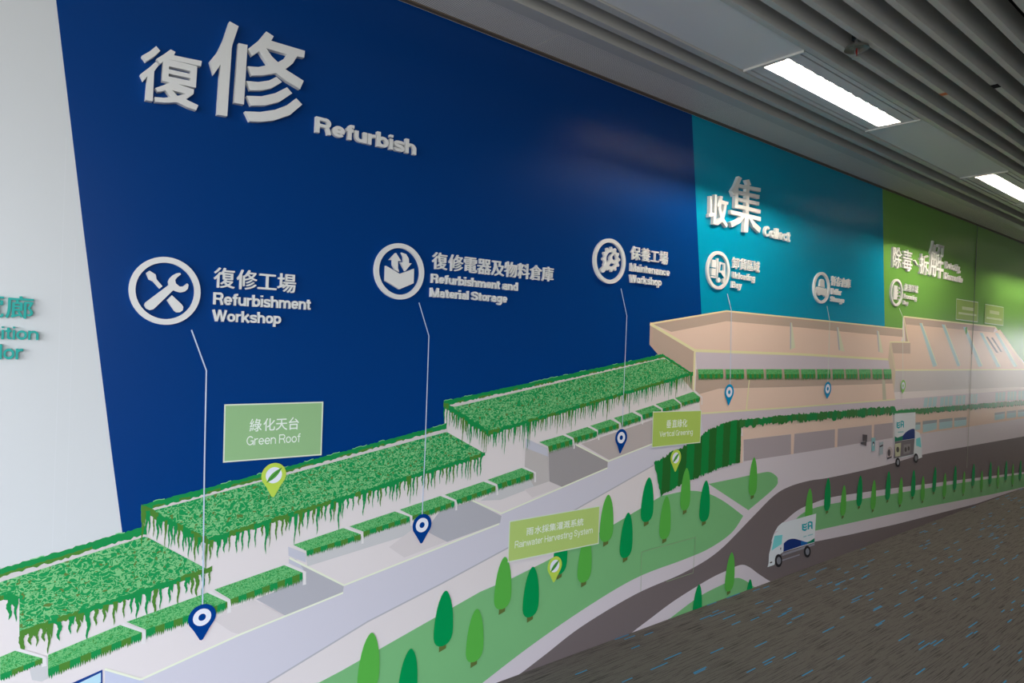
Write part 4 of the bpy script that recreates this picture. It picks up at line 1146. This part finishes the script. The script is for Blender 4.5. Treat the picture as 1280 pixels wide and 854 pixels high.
for i in range(4):
    a, b = h4[i], h4[(i + 1) % 4]
    if i == 2: a, b = (865.4, 716), (832, 727)
    wallpoly('hatch_gap', [strip(pp([a, b]), .0028)], hm, g, ys_)

# ------------------------------------------------------------------ raised lettering and icons
MW = mat('letter_white', rgb(236, 236, 234), .45, .4)
MT = mat('letter_teal', rgb(0, 170, 160), .45, .4)
HD = .020


def traced(label, polys, ox, oy, sc, y=HD):
    o = solid('raised_character', polys, MW, None, lambda a, b: P(ox + a / sc, oy + b / sc, -y), y)
    return tag(o, label, 'lettering')


traced('large raised white Chinese character, first and smaller of the pair in the Refurbish heading', [
    [(188, 200), (215, 232), (175, 270), (120, 302), (92, 265), (145, 235)],
    [(185, 305), (207, 325), (175, 368), (165, 568), (117, 560), (130, 402), (103, 430), (83, 388), (140, 345)],
    [(285, 222), (317, 240), (306, 262), (492, 300), (487, 335), (262, 286), (215, 318), (190, 285), (240, 255)],
    ([(236, 280), (462, 335), (453, 478), (228, 432)], [[(274, 335), (420, 367), (418, 386), (272, 354)], [(272, 384), (418, 414), (416, 432), (271, 402)]]),
    ([(295, 436), (345, 458), (440, 490), (437, 520), (385, 555), (470, 595), (455, 628), (400, 610), (330, 575), (250, 578), (180, 572), (178, 540), (240, 545), (285, 540), (250, 494), (225, 502), (200, 505), (182, 480), (235, 462)],
     [[(295, 495), (385, 518), (330, 532)]])], 160, 20, 5.3333)
traced('very large raised white Chinese character, tallest on the dark blue field', [
    [(678, 35), (738, 68), (697, 190), (692, 215), (662, 668), (595, 657), (618, 322), (572, 390), (547, 300), (600, 235), (640, 150)],
    [(738, 180), (797, 193), (773, 590), (708, 578)],
    ([(922, 102), (972, 135), (955, 165), (1180, 232), (1175, 278), (1128, 268), (1100, 315), (1050, 355), (1172, 432), (1148, 487), (1060, 435), (990, 380), (900, 395), (825, 397), (800, 335), (870, 340), (935, 325), (900, 275), (875, 235), (828, 265), (802, 218), (870, 165)],
     [[(922, 215), (1062, 255), (1045, 282), (1000, 308), (960, 270)]]),
    [(790, 433), (870, 440), (940, 430), (990, 405), (1027, 440), (960, 480), (890, 495), (815, 495)],
    [(792, 532), (890, 535), (980, 515), (1060, 475), (1095, 515), (1010, 572), (920, 595), (820, 597)],
    [(780, 635), (880, 640), (980, 625), (1060, 595), (1122, 548), (1162, 590), (1080, 660), (970, 697), (880, 705), (812, 702)]], 160, 20, 5.3333)
sign('raised_word', 'raised white word Refurbish beside the largest characters on blue', 'lettering', 'Refurbish', (394.6, 145.2, 520.6, 194), MW, .016, .032)
sign('raised_word', 'raised white Chinese line above Refurbishment Workshop', 'lettering', '復修工場', (267.8, 334.4, 370.3, 366.3), MW, .010, .016, part='character')
sign('raised_word', 'raised white word Refurbishment beside the wrench and screwdriver icon', 'lettering', 'Refurbishment', (267.2, 365.3, 388.7, 387.5), MW, .012, .022)
sign('raised_word', 'raised white word Workshop beneath the word Refurbishment', 'lettering', 'Workshop', (266.2, 386.8, 351.6, 408.6), MW, .012, .022)
sign('raised_word', 'long raised white Chinese line above Refurbishment and Material Storage', 'lettering', '復修電器及物料倉庫', (541.2, 315.3, 692.5, 351.9), MW, .010, .016, part='character')
sign('raised_word', 'raised white line Refurbishment and, beside the open box icon', 'lettering', 'Refurbishment and', (539.7, 342, 648, 363.7), MW, .012, .028)
sign('raised_word', 'raised white line Material Storage, below the open box icon text', 'lettering', 'Material Storage', (538.4, 359.4, 634.4, 381.5), MW, .012, .028)
sign('raised_word', 'raised white Chinese line above Maintenance Workshop', 'lettering', '保養工場', (789.3, 307.6, 835.5, 331), MW, .010, .016, part='character')
sign('raised_word', 'raised white word Maintenance beside the gear icon', 'lettering', 'Maintenance', (788.3, 328.6, 837.5, 345.1), MW, .012, .028)
sign('raised_word', 'raised white word Workshop beneath the word Maintenance', 'lettering', 'Workshop', (787.8, 343, 827.2, 359.8), MW, .012, .028)
traced('raised white Chinese character, smaller left one of the Collect heading on cyan', [
    [(152, 298), (176, 303), (172, 475), (198, 480), (203, 282), (226, 286), (215, 605), (185, 600), (190, 512), (140, 525), (138, 492), (150, 485)],
    ([(262, 297), (288, 305), (280, 345), (347, 365), (343, 392), (330, 390), (318, 470), (300, 540), (342, 608), (328, 635), (282, 575), (235, 612), (206, 605), (214, 580), (262, 530), (243, 440), (246, 405), (234, 425), (226, 400)],
     [[(272, 385), (305, 390), (296, 450), (281, 490), (266, 430)]])], 870, 210, 8.54)
traced('raised white Chinese character, larger right one of the Collect heading on cyan', [
    [(458, 88), (492, 108), (455, 190), (450, 435), (415, 425), (420, 285), (402, 305), (380, 245), (420, 180)],
    [(530, 128), (568, 122), (590, 182), (552, 182)], [(535, 176), (572, 180), (566, 488), (530, 478)],
    [(448, 170), (692, 215), (690, 255), (448, 205)], [(448, 240), (680, 290), (676, 330), (448, 280)], [(448, 315), (676, 365), (674, 402), (448, 350)],
    [(418, 380), (692, 447), (690, 488), (418, 422)], [(372, 447), (694, 525), (692, 570), (374, 490)], [(525, 480), (567, 490), (555, 688), (510, 682)],
    [(500, 505), (520, 530), (470, 590), (385, 632), (366, 578), (440, 550)], [(565, 535), (600, 545), (640, 590), (694, 640), (680, 695), (610, 630)]], 870, 210, 8.54)
sign('raised_word', 'raised white word Collect on the cyan field', 'lettering', 'Collect', (956, 282.6, 988.3, 302.5), MW, .016, .032)
sign('raised_word', 'raised white Chinese line beside the forklift icon', 'lettering', '卸貨區域', (916, 321.3, 950.2, 341), MW, .010, .016, part='character')
sign('raised_word', 'raised white word Unloading beside the forklift icon', 'lettering', 'Unloading', (916, 339.5, 944.2, 354.3), MW, .012, .028)
sign('raised_word', 'raised white word Bay beneath the word Unloading', 'lettering', 'Bay', (915, 351.5, 927.5, 363), MW, .012, .028)
sign('raised_word', 'raised white Chinese line right of the stacked goods icon on cyan', 'lettering', '暫存倉庫', (1039.9, 345, 1064, 360.2), MW, .010, .016, part='character')
sign('raised_word', 'raised white word Buffer right of the stacked goods icon', 'lettering', 'Buffer', (1039.9, 360.2, 1052.2, 369.4), MW, .012, .028)
sign('raised_word', 'raised white word Storage beneath the word Buffer', 'lettering', 'Storage', (1039.2, 370.4, 1055.7, 380.6), MW, .012, .028)
for ch, bb_, lb in (('除', (1115.8, 308.7, 1127.4, 335.6), 'first raised character of the heading on the green field'), ('毒', (1128, 312.4, 1140.6, 339.3), 'second raised character of the heading on the green field'),
                    ('、', (1143.2, 325, 1147.4, 331.9), 'small raised comma mark in the heading on the green field'), ('拆', (1149.8, 317, 1161, 344), 'raised character just left of the tallest one on the green field'),
                    ('解', (1161.6, 300.8, 1180.4, 348.2), 'tallest raised character of the heading on the green field')):
    sign('raised_character', lb, 'lettering', ch, bb_, MW, .016, .004 if ch == '解' else .012)
sign('raised_word', 'raised white word Detoxify on the green field, upper of two', 'lettering', 'Detoxify,', (1182.2, 326.6, 1201, 341.9), MW, .014, .030)
sign('raised_word', 'raised white word Dismantle on the green field, lower of two', 'lettering', 'Dismantle', (1181, 340.3, 1203.8, 353.5), MW, .014, .030)
sign('raised_word', 'raised white Chinese line right of the shredder icon on green', 'lettering', '處理區域', (1130.5, 354.5, 1148, 366.7), MW, .010, .016, part='character')
sign('raised_word', 'raised white word Processing right of the shredder icon', 'lettering', 'Processing', (1130, 367.2, 1146.4, 377.4), MW, .012, .028)
sign('raised_word', 'short raised white word at the bottom right of the shredder icon', 'lettering', 'Bay', (1129.5, 375.6, 1135.8, 382.4), MW, .012, .028)
sign('raised_word', 'raised teal Chinese characters on the white field, cut by the left edge', 'lettering', '廊', (6.4, 370.3, 42.5, 398.6), MT, .012, .020, pre='展覽', part='character')
sign('raised_word', 'raised teal word Exhibition on the white field, only its end in view', 'lettering', 'tion', (6.4, 408.4, 48.3, 425.2), MT, .012, .016, pre='Exhibi')
sign('raised_word', 'raised teal word Corridor on the white field, only its end in view', 'lettering', 'or', (3.9, 436, 29, 449.4), MT, .012, .016, pre='Corrid')


def icon(name, label, bb_, build, ri=.83):
    D = .012
    q = fit(np.array(circ(0, 0, 1, 48)), bb_, -D)
    r = (q[2] + q[3]) / 2
    tf = lambda a, b: (q[0] + a * q[2], q[1] + b * q[3])
    t = empty(name); tag(t, label, 'icon')
    ringsolid('ring', MW, t, tf, 1.0, ri, D)
    build(t, tf, D)


def wrench(o, s, c=(0, 0)):
    pts = [(.41, .52), (.30, .42), (.25, .34), (.275, .24), (.385, .16), (.49, .17), (.60, .27), (.64, .23), (.62, .10), (.54, .02), (.42, -.02), (.30, .0), (.21, .04), (-.27, -.50), (-.33, -.56), (-.42, -.59), (-.52, -.55), (-.575, -.46), (-.55, -.38), (.08, .18), (.06, .28), (.10, .38), (.19, .48), (.30, .55), (.385, .57)]
    return [(c[0] + s * x_, c[1] + s * y__) for x_, y__ in pts]


def b1_(t, tf, D):
    solid('wrench', [wrench(0, 1)], MW, t, tf, D)
    solid('screwdriver', [[(-.555, .48), (-.467, .555), (-.30, .46), (-.27, .32), (-.10, .13), (-.175, .055), (-.36, .25), (-.476, .30)],
                          [(.04, -.27), (.18, -.12), (.45, -.36), (.51, -.44), (.50, -.54), (.42, -.61), (.33, -.62), (.26, -.57)]], MW, t, tf, D)


def b2_(t, tf, D):
    solid('open_box', [[(-.57, .15), (0, -.09), (.57, .15), (.57, -.38), (0, -.64), (-.57, -.38)]], MW, t, tf, D)
    solid('arrow', [[(-.19, .64), (-.44, .37), (-.31, .37), (-.30, .20), (-.20, .04), (-.03, -.02), (-.09, .10), (-.10, .37), (.03, .37)]], MW, t, tf, D)
    solid('arrow', [[(.21, .03), (.0, .33), (.12, .33), (.12, .52), (.04, .68), (.22, .64), (.33, .50), (.35, .33), (.46, .33)]], MW, t, tf, D)


def b3_(t, tf, D):
    n = 12; o_, i_ = [], []
    for k in range(n * 4):
        a = 2 * math.pi * k / (n * 4); rr = .56 if k % 4 in (0, 1) else .46
        o_.append((.08 + rr * math.cos(a), .09 + rr * math.sin(a)))
    # gear ring as two half plates so that the hole stays open
    inn = lambda a: (.08 + .32 * math.cos(a), .09 + .32 * math.sin(a))
    for h in (0, 1):
        a0 = math.pi * h; seg = o_[h * n * 2:h * n * 2 + n * 2 + 1] if h == 0 else o_[n * 2:] + [o_[0]]
        arc = [inn(a0 + math.pi * j / 16) for j in range(17)]
        solid('gear', [seg + arc[::-1]], MW, t, tf, D)
    solid('wrench', [wrench(0, .80, (-.10, -.08))], MW, t, tf, D * 1.15)


def b4_(t, tf, D):
    solid('crate', [[(-.60, .12), (-.24, .12), (-.24, .50), (-.60, .50)], [(-.62, -.30), (-.26, -.30), (-.26, .06), (-.62, .06)]], MW, t, tf, D)
    solid('fork', [[(-.64, -.42), (-.16, -.42), (-.16, .62), (-.06, .62), (-.06, -.34), (-.64, -.34)]], MW, t, tf, D)
    solid('forklift_body', [[(.02, -.08), (.02, .44), (.10, .46), (.50, .42), (.56, .36), (.62, -.45), (.42, -.52), (.34, -.50), (.14, -.46), (-.06, -.50), (-.04, -.12), (.02, -.08), (.10, -.08), (.14, .36), (.42, .34), (.46, .02), (.28, .02), (.18, -.10), (.10, -.10)]], MW, t, tf, D)
    solid('wheel', [circ(.06, -.50, .13, 16), circ(.50, -.50, .13, 16)], MW, t, tf, D)


def b5_(t, tf, D):
    solid('top_load', [[(-.30, .08), (-.26, .36), (-.20, .50), (-.06, .56), (.14, .54), (.26, .44), (.28, .26), (.34, .04)]], MW, t, tf, D)
    solid('lower_load', [[(-.66, -.10), (-.50, .04), (-.30, .02), (.34, -.02), (.52, .0), (.66, -.16), (.64, -.48), (.40, -.54), (.28, -.46), (.10, -.44), (.0, -.40), (-.12, -.46), (-.30, -.52), (-.46, -.46), (-.62, -.36)]], MW, t, tf, D)


def b6_(t, tf, D):
    solid('machine_block', [[(-.50, -.52), (-.50, .50), (.05, .50), (.05, .24), (.25, .20), (.05, .06), (.28, -.02), (.05, -.16), (.26, -.26), (.05, -.34), (.05, -.52)]], MW, t, tf, D)
    solid('shred', [[(.18, .44), (.50, .38), (.52, .28), (.24, .32)], [(.30, .14), (.58, .10), (.58, .0), (.34, .04)], [(.32, -.14), (.58, -.20), (.56, -.30), (.34, -.24)], [(.2, -.40), (.5, -.44), (.44, -.54), (.2, -.50)]], MW, t, tf, D)


def cr4(x0, x1, y0, y1, ox, oy, s): return (ox + x0 / s, oy + y0 / s, ox + x1 / s, oy + y1 / s)


icon('icon_roundel', 'round raised icon of crossed wrench and screwdriver on blue', cr4(58, 516, 57, 492, 150, 310, 5.12), b1_)
icon('icon_roundel', 'round raised icon of an open box with two arrows on blue', cr4(45, 375, 75, 450, 460, 290, 5.333), b2_)
icon('icon_roundel', 'round raised icon of a gear with a wrench on blue', cr4(133, 557, 87, 690, 730, 290, 10.667), b3_)
icon('icon_roundel', 'round raised icon of a forklift with crates on cyan', cr4(85, 260, 85, 378, 870, 300, 6.095), b4_)
icon('icon_roundel', 'round raised icon of stacked goods on cyan', cr4(898, 1022, 245, 484, 870, 300, 6.095), b5_)
icon('icon_roundel', 'round raised icon of a shredder machine on green', cr4(215, 312, 440, 658, 1080, 280, 6.4), b6_)
